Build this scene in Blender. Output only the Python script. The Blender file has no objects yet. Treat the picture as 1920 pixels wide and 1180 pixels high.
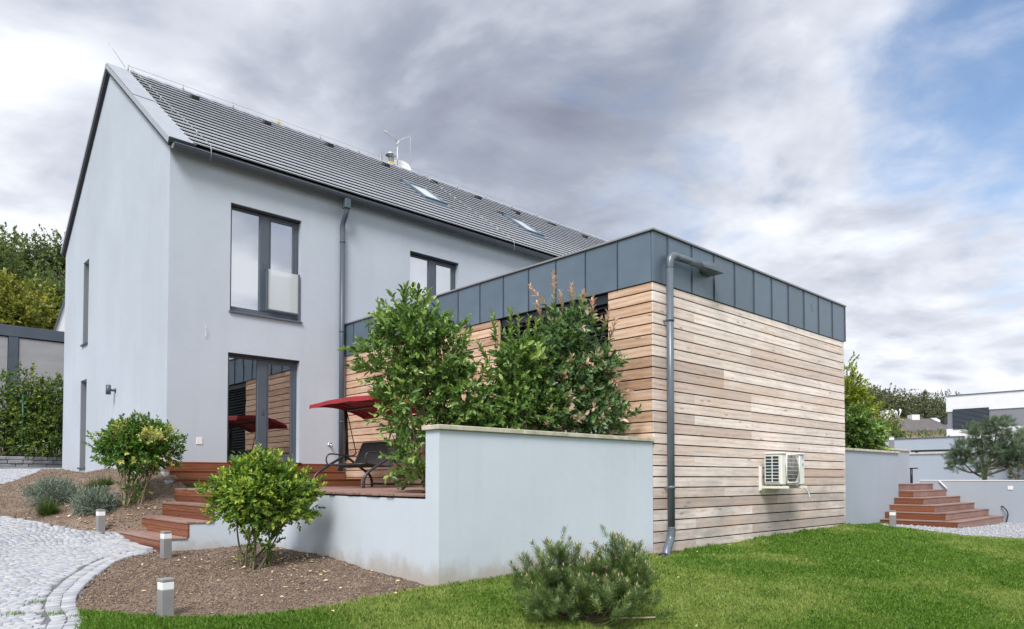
import bpy, bmesh, math, random
import numpy as np
from mathutils import Vector, Matrix
R = math.radians
rng = np.random.default_rng(7)
random.seed(7)
sc = bpy.context.scene
COL = sc.collection

# ------------------------------------------------------------------ camera
EYE = (-8.048, -5.778, 0.17)
cam_d = bpy.data.cameras.new('camera')
cam = bpy.data.objects.new('camera', cam_d)
COL.objects.link(cam)
cam_d.sensor_width = 36.0
cam_d.lens = 24.94
cam_d.shift_y = 0.1405
cam_d.clip_end = 3000
cam_d.clip_start = 0.05
cam.location = EYE
cam.rotation_euler = (R(91.6), 0, R(46.975 - 90))
sc.camera = cam

# ------------------------------------------------------------------ light
SUN_AZ, SUN_EL = R(215), R(48)          # azimuth measured from +X, sun stands behind the viewer
sun_d = bpy.data.lights.new('sun', 'SUN')
sun_d.energy = 1.5
sun_d.angle = R(22)
sun_d.color = (1.0, 0.975, 0.945)
sun = bpy.data.objects.new('sun', sun_d)
COL.objects.link(sun)
sdir = Vector((math.cos(SUN_AZ) * math.cos(SUN_EL), math.sin(SUN_AZ) * math.cos(SUN_EL), math.sin(SUN_EL)))
sun.rotation_euler = (-sdir).to_track_quat('-Z', 'Y').to_euler()
sun.location = (0, 0, 40)
sc.view_settings.view_transform = 'Standard'
sc.view_settings.look = 'None'
sc.view_settings.exposure = 1.28
sc.view_settings.gamma = 1.0
sc.view_settings.use_curve_mapping = False
sc.cycles.use_denoising = True
sc.cycles.max_bounces = 8
sc.cycles.transparent_max_bounces = 12

# ------------------------------------------------------------------ sky
wd = bpy.data.worlds.new('World')
sc.world = wd
wd.use_nodes = True
nt = wd.node_tree
nt.nodes.clear()


class NT:
    """tiny helper to chain shader nodes"""
    def __init__(s, tree): s.t = tree
    def n(s, kind, **kw):
        nd = s.t.nodes.new('ShaderNode' + kind)
        for k, v in kw.items():
            if k in nd.inputs: s.put(nd.inputs[k], v)
            else: setattr(nd, k, v)
        return nd
    def put(s, sock, v):
        if isinstance(v, bpy.types.NodeSocket): s.t.links.new(v, sock)
        elif isinstance(v, bpy.types.Node): s.t.links.new(v.outputs[0], sock)
        else:
            if hasattr(sock.default_value, '__len__') and not hasattr(v, '__len__'): v = (v,) * len(sock.default_value)
            if hasattr(sock.default_value, '__len__') and len(sock.default_value) == 4 and len(v) == 3: v = (*v, 1)
            sock.default_value = v
    def m(s, op, a, b=0.0, c=None, clamp=False):
        nd = s.t.nodes.new('ShaderNodeMath'); nd.operation = op; nd.use_clamp = clamp
        s.put(nd.inputs[0], a); s.put(nd.inputs[1], b)
        if c is not None: s.put(nd.inputs[2], c)
        return nd.outputs[0]
    def vm(s, op, a, b):
        nd = s.t.nodes.new('ShaderNodeVectorMath'); nd.operation = op
        s.put(nd.inputs[0], a); s.put(nd.inputs[1], b)
        return nd.outputs['Value'] if op in ('DOT_PRODUCT', 'LENGTH') else nd.outputs[0]
    def mr(s, v, a, b, c=0.0, d=1.0, smooth=False):
        nd = s.t.nodes.new('ShaderNodeMapRange')
        if smooth: nd.interpolation_type = 'SMOOTHSTEP'
        for i, x in enumerate((v, a, b, c, d)): s.put(nd.inputs[i], x)
        return nd.outputs[0]
    def mix(s, f, a, b, blend='MIX'):
        nd = s.t.nodes.new('ShaderNodeMix'); nd.data_type = 'RGBA'; nd.blend_type = blend
        s.put(nd.inputs[0], f); s.put(nd.inputs[6], a); s.put(nd.inputs[7], b)
        return nd.outputs[2]
    def noise(s, vec, scale, detail=4, rough=0.55, dist=0.0, out=0):
        nd = s.t.nodes.new('ShaderNodeTexNoise')
        s.put(nd.inputs['Vector'], vec)
        nd.inputs['Scale'].default_value = scale; nd.inputs['Detail'].default_value = detail
        nd.inputs['Roughness'].default_value = rough; nd.inputs['Distortion'].default_value = dist
        return nd.outputs[out]
    def ramp(s, f, stops):
        nd = s.t.nodes.new('ShaderNodeValToRGB'); cr = nd.color_ramp
        s.put(nd.inputs[0], f)
        while len(cr.elements) < len(stops): cr.elements.new(0.5)
        for e, (p, c) in zip(cr.elements, stops):
            e.position = p; e.color = (*c, 1) if len(c) == 3 else c
        return nd.outputs[0]
    def bump(s, h, strength=0.2, dist=0.01):
        nd = s.t.nodes.new('ShaderNodeBump'); s.put(nd.inputs['Height'], h)
        nd.inputs['Strength'].default_value = strength; nd.inputs['Distance'].default_value = dist
        return nd.outputs[0]


def azel(px, py):
    """direction of a picture point in the sky, as azimuth/elevation vector"""
    a = R(46.975) - math.atan((px - 960) / 1330)
    e = math.atan((897 - py) / math.hypot(px - 960, 1330))
    return (math.cos(a) * math.cos(e), math.sin(a) * math.cos(e), math.sin(e))


w = NT(nt)
tc = w.n('TexCoord')
D = tc.outputs['Generated']
sep = w.n('SeparateXYZ', Vector=D)
zz = w.m('ADD', w.m('MAXIMUM', sep.outputs[2], 0.0), 0.16)
uv = w.n('CombineXYZ', X=w.m('DIVIDE', sep.outputs[0], zz), Y=w.m('DIVIDE', sep.outputs[1], zz), Z=3.7)
big = w.noise(uv, 0.75, 3, 0.5, 0.3)
mid = w.noise(uv, 1.9, 9, 0.52, 0.35)
fine = w.noise(uv, 6.0, 8, 0.55, 0.2)
wob = w.m('MULTIPLY', w.m('SUBTRACT', mid, 0.5), 0.16)


def patch(px, py, r0, r1):
    d = w.vm('DOT_PRODUCT', D, azel(px, py))
    return w.mr(w.m('ADD', d, wob), math.cos(R(r0)), math.cos(R(r1)), 0, 1, True)


clear = w.m('MAXIMUM', w.m('MULTIPLY', patch(2100, -60, 18, 5), 1.1), w.m('MULTIPLY', patch(1250, 280, 10, 1.5), 0.52))
clear = w.m('MAXIMUM', clear, w.m('MULTIPLY', patch(2080, 330, 12, 3), 0.62))
shift = w.n('Mapping', Vector=uv, Location=(-0.10, -0.07, 0.0)).outputs[0]
mid2 = w.noise(shift, 1.9, 6, 0.52, 0.35)
relief = w.m('SUBTRACT', mid, mid2)
cover = w.m('SUBTRACT', w.m('ADD', w.m('MULTIPLY', w.m('SUBTRACT', mid, 0.5), 2.0), 1.0), w.m('MULTIPLY', clear, 0.92))
cover = w.m('ADD', cover, w.m('MULTIPLY', w.m('SUBTRACT', fine, 0.5), 0.75))
cover = w.mr(cover, -0.12, 0.85, 0.0, 1.0, True)
cover = w.m('MAXIMUM', cover, w.mr(sep.outputs[2], 0.18, 0.03, 0, 0.95, True))
dark = w.m('MAXIMUM', patch(990, 110, 21, 3), w.m('MULTIPLY', patch(1750, 500, 11, 2), 0.30))
dark = w.m('MAXIMUM', dark, w.m('MULTIPLY', patch(560, 90, 15, 3), 0.50))
dark = w.m('MAXIMUM', dark, w.m('MULTIPLY', patch(1420, 60, 15, 2), 0.45))
lum = w.m('ADD', w.mr(big, 0.3, 0.7, -0.07, 0.07), w.mr(mid, 0.25, 0.75, -0.17, 0.17))
lum = w.m('ADD', lum, w.mr(fine, 0.3, 0.7, -0.05, 0.05))
lum = w.m('ADD', lum, w.m('MULTIPLY', relief, 1.0))
lum = w.m('ADD', lum, w.m('SUBTRACT', 0.775, w.m('MULTIPLY', dark, 0.38)))
lum = w.m('ADD', lum, w.mr(sep.outputs[2], 0.32, 0.05, 0, 0.08, True))
ccol = w.ramp(lum, [(0.15, (0.215, 0.235, 0.30)), (0.42, (0.325, 0.355, 0.43)), (0.70, (0.60, 0.63, 0.70)), (0.95, (0.87, 0.885, 0.92))])
sky = w.n('TexSky', sky_type='NISHITA')
sky.sun_disc = False
sky.sun_elevation = SUN_EL
sky.sun_rotation = R(90) - SUN_AZ
sky.air_density = 1.0; sky.dust_density = 0.6; sky.ozone_density = 1.6
bg_sky = w.n('Background', Color=sky, Strength=0.08)
bg_cl = w.n('Background', Color=ccol, Strength=0.535)
mx = w.n('MixShader', Fac=cover)
nt.links.new(bg_sky.outputs[0], mx.inputs[1]); nt.links.new(bg_cl.outputs[0], mx.inputs[2])
wo = w.n('OutputWorld')
nt.links.new(mx.outputs[0], wo.inputs['Surface'])

# ------------------------------------------------------------------ materials
MATS = {}


def new_mat(name):
    m = bpy.data.materials.new(name); m.use_nodes = True
    t = m.node_tree; t.nodes.clear()
    s = NT(t)
    out = s.n('OutputMaterial')
    MATS[name] = m
    return m, s, out


def principled(name, col, rough=0.6, metal=0.0, spec=0.5, bump_scale=None, bump_str=0.15, bump_dist=0.004, var=0.0, var_scale=3.0, obj_var=0.0, coords='Object', stretch=(1, 1, 1)):
    m, s, out = new_mat(name)
    tcn = s.n('TexCoord').outputs[coords]
    mp = s.n('Mapping', Vector=tcn, Scale=stretch).outputs[0]
    c = col
    if var:
        f = s.noise(mp, var_scale, 6, 0.6)
        c = s.mix(s.mr(f, 0.3, 0.7), tuple(x * (1 - var) for x in col), tuple(min(1, x * (1 + var)) for x in col))
    if obj_var:
        oi = s.n('ObjectInfo').outputs['Random']
        c = s.mix(1.0, c, s.ramp(oi, [(0, (1 - obj_var,) * 3), (1, (1 + obj_var,) * 3)]), 'MULTIPLY')
    p = s.n('BsdfPrincipled', Roughness=rough, Metallic=metal)
    p.inputs['Specular IOR Level'].default_value = spec
    s.put(p.inputs['Base Color'], c)
    if bump_scale:
        h = s.noise(mp, bump_scale, 4, 0.6)
        s.put(p.inputs['Normal'], s.bump(h, bump_str, bump_dist))
    s.t.links.new(p.outputs[0], out.inputs[0])
    return m


def plaster(name, col, splash=False):
    m, s, out = new_mat(name)
    P = s.n('TexCoord').outputs['Object']
    big_ = s.noise(P, 0.45, 4, 0.6)
    strk = s.noise(s.n('Mapping', Vector=P, Scale=(2.2, 2.2, 0.16)).outputs[0], 1.4, 5, 0.65)
    gr = s.noise(P, 240, 2, 0.7)
    grb = s.noise(P, 60, 3, 0.7)
    c = s.mix(s.mr(big_, 0.3, 0.7), tuple(x * 0.90 for x in col), tuple(x * 1.05 for x in col))
    c = s.mix(s.mr(s.noise(P, 7.0, 6, 0.7), 0.3, 0.7, 0, 0.13), c, tuple(x * 0.7 for x in col))
    c = s.mix(s.mr(strk, 0.50, 0.85, 0, 0.24), c, (col[0] * 0.72, col[1] * 0.72, col[2] * 0.72))
    c = s.mix(s.mr(gr, 0.3, 0.7, 0, 0.16), c, tuple(x * 0.62 for x in col))
    c = s.mix(s.mr(grb, 0.35, 0.65, 0, 0.08), c, tuple(x * 0.7 for x in col))
    if splash:
        wz_ = s.n('SeparateXYZ', Vector=s.n('NewGeometry').outputs['Position']).outputs[2]
        nn_ = s.noise(s.n('Mapping', Vector=P, Scale=(1, 1, .6)).outputs[0], 3.5, 6, 0.7)
        k3 = s.mr(s.m('ADD', wz_, s.m('MULTIPLY', nn_, 0.55)), -0.35, -0.62, 0, 0.75, True)
        c = s.mix(k3, c, (0.40, 0.34, 0.28))
        c = s.mix(s.mr(s.noise(s.n('Mapping', Vector=P, Scale=(7, 7, .25)).outputs[0], 1.0, 5, 0.7), 0.58, 0.8, 0, 0.12), c, (0.36, 0.36, 0.34))
    p = s.n('BsdfPrincipled', Roughness=0.92)
    p.inputs['Specular IOR Level'].default_value = 0.2
    s.put(p.inputs['Base Color'], c)
    s.put(p.inputs['Normal'], s.bump(s.m('ADD', gr, grb), 0.28, 0.004))
    s.t.links.new(p.outputs[0], out.inputs[0])
    return m


def wood(name, c_dark, c_mid, c_light, grey=(0.36, 0.34, 0.32), weather=0.0, rough=0.75, ring=7, knots=True, spec=0.25, bstr=0.2, splash=False, tones=1.0):
    """board running along local X; every board object gets its own cut and tone"""
    m, s, out = new_mat(name)
    oi = s.n('ObjectInfo').outputs['Random']
    P = s.n('TexCoord').outputs['Object']
    off = s.n('CombineXYZ', X=s.m('MULTIPLY', oi, 41.0), Y=s.m('MULTIPLY', oi, 17.0), Z=s.m('MULTIPLY', oi, 29.0))
    Q = s.vm('ADD', P, off)
    st = s.n('Mapping', Vector=Q, Scale=(0.22, 1.0, 1.0)).outputs[0]
    warp = s.noise(st, 2.2, 3, 0.55)
    st2 = s.n('CombineXYZ', X=s.m('MULTIPLY', s.n('SeparateXYZ', Vector=Q).outputs[0], 0.2), Y=s.n('SeparateXYZ', Vector=Q).outputs[1], Z=s.m('ADD', s.n('SeparateXYZ', Vector=Q).outputs[2], s.m('MULTIPLY', warp, 0.16)))
    rings = s.m('SINE', s.m('MULTIPLY', s.n('SeparateXYZ', Vector=st2).outputs[2], ring * 12.0))
    fib = s.noise(s.n('Mapping', Vector=Q, Scale=(1.6, 14, 14)).outputs[0], 2.4, 6, 0.62, 0.6)
    f = s.m('ADD', s.m('MULTIPLY', rings, 0.10), s.m('ADD', s.m('MULTIPLY', fib, 0.85), 0.09))
    c = s.ramp(f, [(0.15, c_dark), (0.5, c_mid), (0.85, c_light)])
    tone = s.ramp(s.m('FRACT', s.m('MULTIPLY', oi, 7.31)), [(0, (0.66, 0.58, 0.54)), (0.25, (0.90, 0.84, 0.80)), (0.6, (1.04, 1.03, 1.02)), (1, (1.18, 1.19, 1.20))])
    c = s.mix(1.0, c, tone, 'MULTIPLY')
    if weather:
        wz = s.noise(s.n('Mapping', Vector=Q, Scale=(0.8, 2.0, 2.0)).outputs[0], 1.6, 5, 0.62)
        c = s.mix(s.mr(wz, 0.42, 0.72, 0, weather), c, grey)
        if splash:
            G = s.n('NewGeometry').outputs['Position']; gz3 = s.n('SeparateXYZ', Vector=G).outputs[2]
            wn_ = s.noise(s.n('Mapping', Vector=G, Scale=(0.8, 0.8, 2.2)).outputs[0], 1.3, 6, 0.65)
            k2 = s.m('MULTIPLY', s.mr(s.m('ADD', gz3, s.m('MULTIPLY', wn_, -1.6)), -0.2, -1.5, 0, 1, True), s.mr(wn_, 0.35, 0.62, 0.15, 0.85))
            c = s.mix(k2, c, (0.36, 0.33, 0.31))
            c = s.mix(s.mr(s.noise(s.n('Mapping', Vector=G, Scale=(0.35, 0.35, 1.5)).outputs[0], 1.1, 4, 0.6), 0.50, 0.72, 0, 0.55), c, (0.66, 0.44, 0.31))
    if knots:
        vo = s.n('TexVoronoi', Vector=s.n('Mapping', Vector=Q, Scale=(1.1, 5, 5)).outputs[0], Scale=1.7)
        k = s.mr(vo.outputs['Distance'], 0.16, 0.04, 0, 0.6, True)
        c = s.mix(k, c, tuple(x * 0.35 for x in c_dark))
    p = s.n('BsdfPrincipled', Roughness=rough)
    p.inputs['Specular IOR Level'].default_value = spec
    s.put(p.inputs['Base Color'], c)
    s.put(p.inputs['Normal'], s.bump(f, bstr, 0.003))
    s.t.links.new(p.outputs[0], out.inputs[0])
    return m


def leaf_mat(name, dark, lite, young, rough=0.45, trans=0.3, spec=0.4):
    m, s, out = new_mat(name)
    ri = s.n('NewGeometry').outputs['Random Per Island']
    at = s.n('Attribute', attribute_name='tip').outputs['Fac']
    c = s.ramp(ri, [(0, tuple(x * 0.75 for x in dark)), (0.45, dark), (0.9, lite), (1.0, tuple(min(1, x * 1.15) for x in lite))])
    c = s.mix(at, c, young)
    p = s.n('BsdfPrincipled', Roughness=rough)
    p.inputs['Specular IOR Level'].default_value = spec
    s.put(p.inputs['Base Color'], c)
    tr = s.n('BsdfTranslucent', Color=s.mix(1.0, c, (1.25, 1.3, 0.7), 'MULTIPLY'))
    mxs = s.n('MixShader', Fac=trans)
    s.t.links.new(p.outputs[0], mxs.inputs[1]); s.t.links.new(tr.outputs[0], mxs.inputs[2])
    s.t.links.new(mxs.outputs[0], out.inputs[0])
    return m


def glass(name, refl=0.30, tint=(0.75, 0.8, 0.82)):
    m, s, out = new_mat(name)
    lw = s.n('LayerWeight', Blend=0.35).outputs['Fresnel']
    f = s.m('ADD', s.m('MULTIPLY', lw, 0.75), refl, clamp=True)
    wv = s.noise(s.n('TexCoord').outputs['Object'], 1.3, 2, 0.5)
    g = s.n('BsdfGlossy', Roughness=0.012, Color=(0.92, 0.95, 1.0))
    s.put(g.inputs['Normal'], s.bump(wv, 0.02, 0.05))
    tr = s.n('BsdfTransparent', Color=tint)
    mxs = s.n('MixShader', Fac=f)
    s.t.links.new(tr.outputs[0], mxs.inputs[1]); s.t.links.new(g.outputs[0], mxs.inputs[2])
    s.t.links.new(mxs.outputs[0], out.inputs[0])
    return m


plaster('plaster', (0.535, 0.59, 0.665))
plaster('plaster_garden', (0.615, 0.68, 0.755), splash=True)
plaster('plaster_grey', (0.40, 0.445, 0.505))
plaster('plaster_white', (0.78, 0.78, 0.79))
wood('larch', (0.36, 0.19, 0.11), (0.60, 0.395, 0.265), (0.77, 0.585, 0.445), (0.72, 0.60, 0.51), 0.45)
wood('larch_weathered', (0.58, 0.40, 0.32), (0.84, 0.73, 0.67), (0.93, 0.88, 0.85), (0.50, 0.46, 0.44), 0.5, splash=True)
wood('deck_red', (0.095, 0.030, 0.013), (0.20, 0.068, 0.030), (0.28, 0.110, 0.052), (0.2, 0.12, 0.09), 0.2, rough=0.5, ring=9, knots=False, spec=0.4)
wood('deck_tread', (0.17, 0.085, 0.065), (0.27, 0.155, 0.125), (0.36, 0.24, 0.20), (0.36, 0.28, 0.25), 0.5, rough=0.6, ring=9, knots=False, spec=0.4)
principled('anthracite', (0.078, 0.098, 0.125), 0.42, 0.0, 0.5, var=0.10, var_scale=2.0, bump_scale=30, bump_str=0.03)
principled('fascia_metal', (0.125, 0.172, 0.222), 0.36, 0.2, 0.5, bump_scale=1.6, bump_str=0.12, bump_dist=0.02, var=0.13, var_scale=1.7, obj_var=0.07)
principled('membrane', (0.012, 0.012, 0.013), 0.9)
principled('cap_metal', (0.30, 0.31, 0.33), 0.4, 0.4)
principled('zinc', (0.58, 0.60, 0.64), 0.5, 0.15, var=0.08, bump_scale=2.0, bump_str=0.08, bump_dist=0.02)
principled('verge_metal', (0.38, 0.41, 0.455), 0.5, 0.15, var=0.06, bump_scale=2.0, bump_str=0.08, bump_dist=0.02)
principled('steel', (0.62, 0.63, 0.65), 0.28, 0.9)
principled('wire', (0.40, 0.40, 0.41), 0.4, 0.6)
principled('pipe_grey', (0.14, 0.165, 0.20), 0.35, 0.2, var=0.1, var_scale=4)
principled('rooftile', (0.585, 0.60, 0.645), 0.33, 0, 0.6, var=0.06, var_scale=2.0, obj_var=0.04, stretch=(3, 1, 1))
principled('roof_under', (0.05, 0.05, 0.065), 0.8)
principled('black_plastic', (0.018, 0.018, 0.02), 0.45)
principled('white_plastic', (0.78, 0.78, 0.76), 0.4)
principled('lamp_white', (0.85, 0.85, 0.86), 0.35, spec=0.4)
principled('ac_white', (0.78, 0.77, 0.72), 0.42, var=0.05, var_scale=6)
principled('coil', (0.02, 0.06, 0.085), 0.35, 0.3)
principled('blue_label', (0.25, 0.5, 0.75), 0.5)
principled('bollard_grey', (0.285, 0.28, 0.285), 0.5, 0.2, var=0.06, var_scale=9)
principled('coping', (0.50, 0.47, 0.37), 0.9, var=0.28, var_scale=7, bump_scale=40, bump_str=0.4)
principled('fabric_red', (0.33, 0.022, 0.035), 0.7, var=0.12, var_scale=8, bump_scale=300, bump_str=0.1)
principled('fabric_brown', (0.045, 0.038, 0.036), 0.8, bump_scale=250, bump_str=0.4, var=0.1)
principled('tube_grey', (0.05, 0.055, 0.062), 0.35, 0.4)
principled('room', (0.30, 0.29, 0.28), 0.9)
principled('blind_fabric', (0.86, 0.86, 0.88), 0.8)
principled('frosted', (0.70, 0.75, 0.80), 0.06, spec=0.9)
principled('skylight_glass', (0.62, 0.63, 0.64), 0.15)
principled('slat_dark', (0.028, 0.032, 0.04), 0.4, 0.3)
principled('bark', (0.13, 0.10, 0.07), 0.9, var=0.35, var_scale=20, bump_scale=60, bump_str=0.5)
principled('bark_pine', (0.15, 0.095, 0.065), 0.9, var=0.35, var_scale=20, bump_scale=60, bump_str=0.5)
principled('twig_pale', (0.32, 0.25, 0.17), 0.9, var=0.3, var_scale=20)
principled('stone', (0.30, 0.30, 0.32), 0.9, var=0.25, var_scale=6, bump_scale=25, bump_str=0.6, bump_dist=0.01, obj_var=0.15)
principled('sett', (0.42, 0.43, 0.46), 0.85, var=0.12, var_scale=9, bump_scale=70, bump_str=0.4, obj_var=0.14)
principled('concrete', (0.42, 0.42, 0.43), 0.9, var=0.15, var_scale=5, bump_scale=50, bump_str=0.3)
principled('panel_grey', (0.34, 0.34, 0.355), 0.85, var=0.08, var_scale=1.2, bump_scale=30, bump_str=0.2, stretch=(1, 1, 3))
principled('tile_brown', (0.12, 0.105, 0.105), 0.8, var=0.2, var_scale=2)
principled('beige_wall', (0.62, 0.52, 0.36), 0.9, var=0.06)
principled('house_white', (0.72, 0.72, 0.73), 0.85, var=0.03)
principled('house_grey', (0.20, 0.205, 0.23), 0.8, var=0.04)
principled('green_paint', (0.01, 0.09, 0.035), 0.5)
principled('dry_leaf', (0.62, 0.50, 0.28), 0.8, var=0.3, var_scale=20)
principled('pine_bud', (0.62, 0.42, 0.30), 0.8)
principled('brown_needle', (0.45, 0.17, 0.05), 0.8)
principled('yellow_paint', (0.75, 0.55, 0.05), 0.5)
glass('glass', 0.34)


def guard_glass():
    m, s, out = new_mat('guard_glass')
    d = s.n('BsdfPrincipled', Roughness=0.08); s.put(d.inputs['Base Color'], (0.80, 0.84, 0.86))
    tr = s.n('BsdfTransparent', Color=(0.95, 0.97, 0.97)); mxs = s.n('MixShader', Fac=0.42)
    s.t.links.new(tr.outputs[0], mxs.inputs[1]); s.t.links.new(d.outputs[0], mxs.inputs[2]); s.t.links.new(mxs.outputs[0], out.inputs[0])


guard_glass()
glass('glass_clear', 0.58, (0.985, 0.99, 0.99))
leaf_mat('leaf_round', (0.085, 0.18, 0.028), (0.25, 0.39, 0.06), (0.52, 0.60, 0.10))
leaf_mat('leaf_variegated', (0.065, 0.16, 0.026), (0.18, 0.32, 0.05), (0.80, 0.74, 0.32))
leaf_mat('leaf_laurel', (0.105, 0.20, 0.05), (0.30, 0.44, 0.12), (0.52, 0.62, 0.20), rough=0.28, spec=0.6)
leaf_mat('leaf_photinia', (0.10, 0.19, 0.08), (0.26, 0.38, 0.16), (0.86, 0.56, 0.50), rough=0.34, spec=0.5)
leaf_mat('leaf_hedge', (0.07, 0.135, 0.03), (0.18, 0.25, 0.05), (0.42, 0.44, 0.07))
leaf_mat('leaf_tree', (0.10, 0.145, 0.05), (0.21, 0.27, 0.095), (0.34, 0.37, 0.12))
leaf_mat('leaf_tree_yellow', (0.14, 0.17, 0.03), (0.36, 0.36, 0.07), (0.55, 0.47, 0.09))
leaf_mat('leaf_forest', (0.10, 0.12, 0.07), (0.18, 0.20, 0.10), (0.30, 0.28, 0.12), trans=0.2)
leaf_mat('leaf_conifer', (0.17, 0.23, 0.03), (0.38, 0.43, 0.06), (0.52, 0.54, 0.10))
leaf_mat('needle', (0.10, 0.165, 0.055), (0.25, 0.345, 0.125), (0.38, 0.42, 0.16), trans=0.35)
leaf_mat('needle_blue', (0.09, 0.14, 0.08), (0.18, 0.245, 0.13), (0.20, 0.25, 0.12), trans=0.15)
leaf_mat('lavender_leaf', (0.15, 0.20, 0.16), (0.30, 0.36, 0.30), (0.42, 0.46, 0.38), trans=0.15)
leaf_mat('tuft_blade', (0.035, 0.075, 0.014), (0.10, 0.17, 0.03), (0.25, 0.28, 0.06), trans=0.2)
leaf_mat('grass_blade', (0.085, 0.195, 0.022), (0.22, 0.385, 0.055), (0.45, 0.50, 0.16), rough=0.5, trans=0.3)


def soil_mat(name, c0, c1, c2):
    m, s, out = new_mat(name)
    P = s.n('TexCoord').outputs['Object']
    a = s.noise(P, 1.2, 5, 0.65); b = s.noise(P, 26, 6, 0.7); d = s.noise(P, 110, 3, 0.7)
    f = s.m('ADD', s.m('MULTIPLY', a, 0.45), s.m('ADD', s.m('MULTIPLY', b, 0.4), s.m('MULTIPLY', d, 0.2)))
    c = s.ramp(f, [(0.36, c0), (0.52, c1), (0.68, c2)])
    p = s.n('BsdfPrincipled', Roughness=0.95)
    p.inputs['Specular IOR Level'].default_value = 0.1
    s.put(p.inputs['Base Color'], c)
    s.put(p.inputs['Normal'], s.bump(s.m('ADD', b, d), 0.8, 0.02))
    s.t.links.new(p.outputs[0], out.inputs[0])
    return m


soil_mat('soil', (0.11, 0.078, 0.058), (0.235, 0.175, 0.135), (0.36, 0.28, 0.22))
soil_mat('soil_dark', (0.05, 0.034, 0.026), (0.12, 0.085, 0.062), (0.2, 0.15, 0.11))
soil_mat('turf', (0.07, 0.10, 0.022), (0.10, 0.17, 0.026), (0.18, 0.22, 0.055))
soil_mat('field', (0.04, 0.06, 0.02), (0.06, 0.09, 0.03), (0.10, 0.12, 0.05))
soil_mat('mortar', (0.13, 0.132, 0.14), (0.21, 0.213, 0.225), (0.31, 0.315, 0.33))
soil_mat('gravel_mat', (0.32, 0.32, 0.33), (0.50, 0.50, 0.52), (0.66, 0.66, 0.68))
M = MATS


def clod_mat():
    m, s, out = new_mat('clod')
    ri = s.n('NewGeometry').outputs['Random Per Island']
    c = s.ramp(ri, [(0, (0.075, 0.05, 0.037)), (0.5, (0.19, 0.135, 0.10)), (0.9, (0.30, 0.23, 0.175)), (1, (0.42, 0.36, 0.29))])
    p = s.n('BsdfPrincipled', Roughness=0.95); s.put(p.inputs['Base Color'], c)
    s.t.links.new(p.outputs[0], out.inputs[0])


clod_mat()


def sett_mass_mat():
    m, s, out = new_mat('sett_mass')
    ri = s.n('NewGeometry').outputs['Random Per Island']
    P = s.n('TexCoord').outputs['Object']
    c = s.ramp(ri, [(0, (0.32, 0.33, 0.36)), (0.5, (0.42, 0.43, 0.46)), (0.93, (0.50, 0.51, 0.54)), (1, (0.50, 0.46, 0.39))])
    c = s.mix(s.mr(s.noise(P, 40, 5, 0.7), 0.35, 0.7, 0, 0.45), c, (0.28, 0.29, 0.32))
    p = s.n('BsdfPrincipled', Roughness=0.85); s.put(p.inputs['Base Color'], c)
    s.put(p.inputs['Normal'], s.bump(s.noise(P, 70, 3, 0.6), 0.4, 0.004))
    s.t.links.new(p.outputs[0], out.inputs[0])


sett_mass_mat()

# ------------------------------------------------------------------ object helpers


def tag(o, label=None, cat=None, group=None, kind=None):
    if label: o['label'] = label
    if cat: o['category'] = cat
    if group: o['group'] = group
    if kind: o['kind'] = kind
    return o


def empty(name, loc, label=None, cat=None, group=None, rz=0.0):
    o = bpy.data.objects.new(name, None)
    o.empty_display_size = 0.1
    COL.objects.link(o)
    o.location = loc; o.rotation_euler = (0, 0, rz)
    return tag(o, label, cat, group)


def origin(o):
    v = Vector((0, 0, 0))
    while o is not None:
        v += o.location; o = o.parent
    return v


def link(name, me, mat, parent=None):
    o = bpy.data.objects.new(name, me)
    if mat is not None and len(me.materials) == 0: me.materials.append(M[mat] if isinstance(mat, str) else mat)
    COL.objects.link(o)
    if parent is not None: o.parent = parent
    return o


def copy_tree(o, parent=None):
    c = o.copy(); COL.objects.link(c); c.parent = parent
    for ch in list(o.children): copy_tree(ch, c)
    return c


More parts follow.
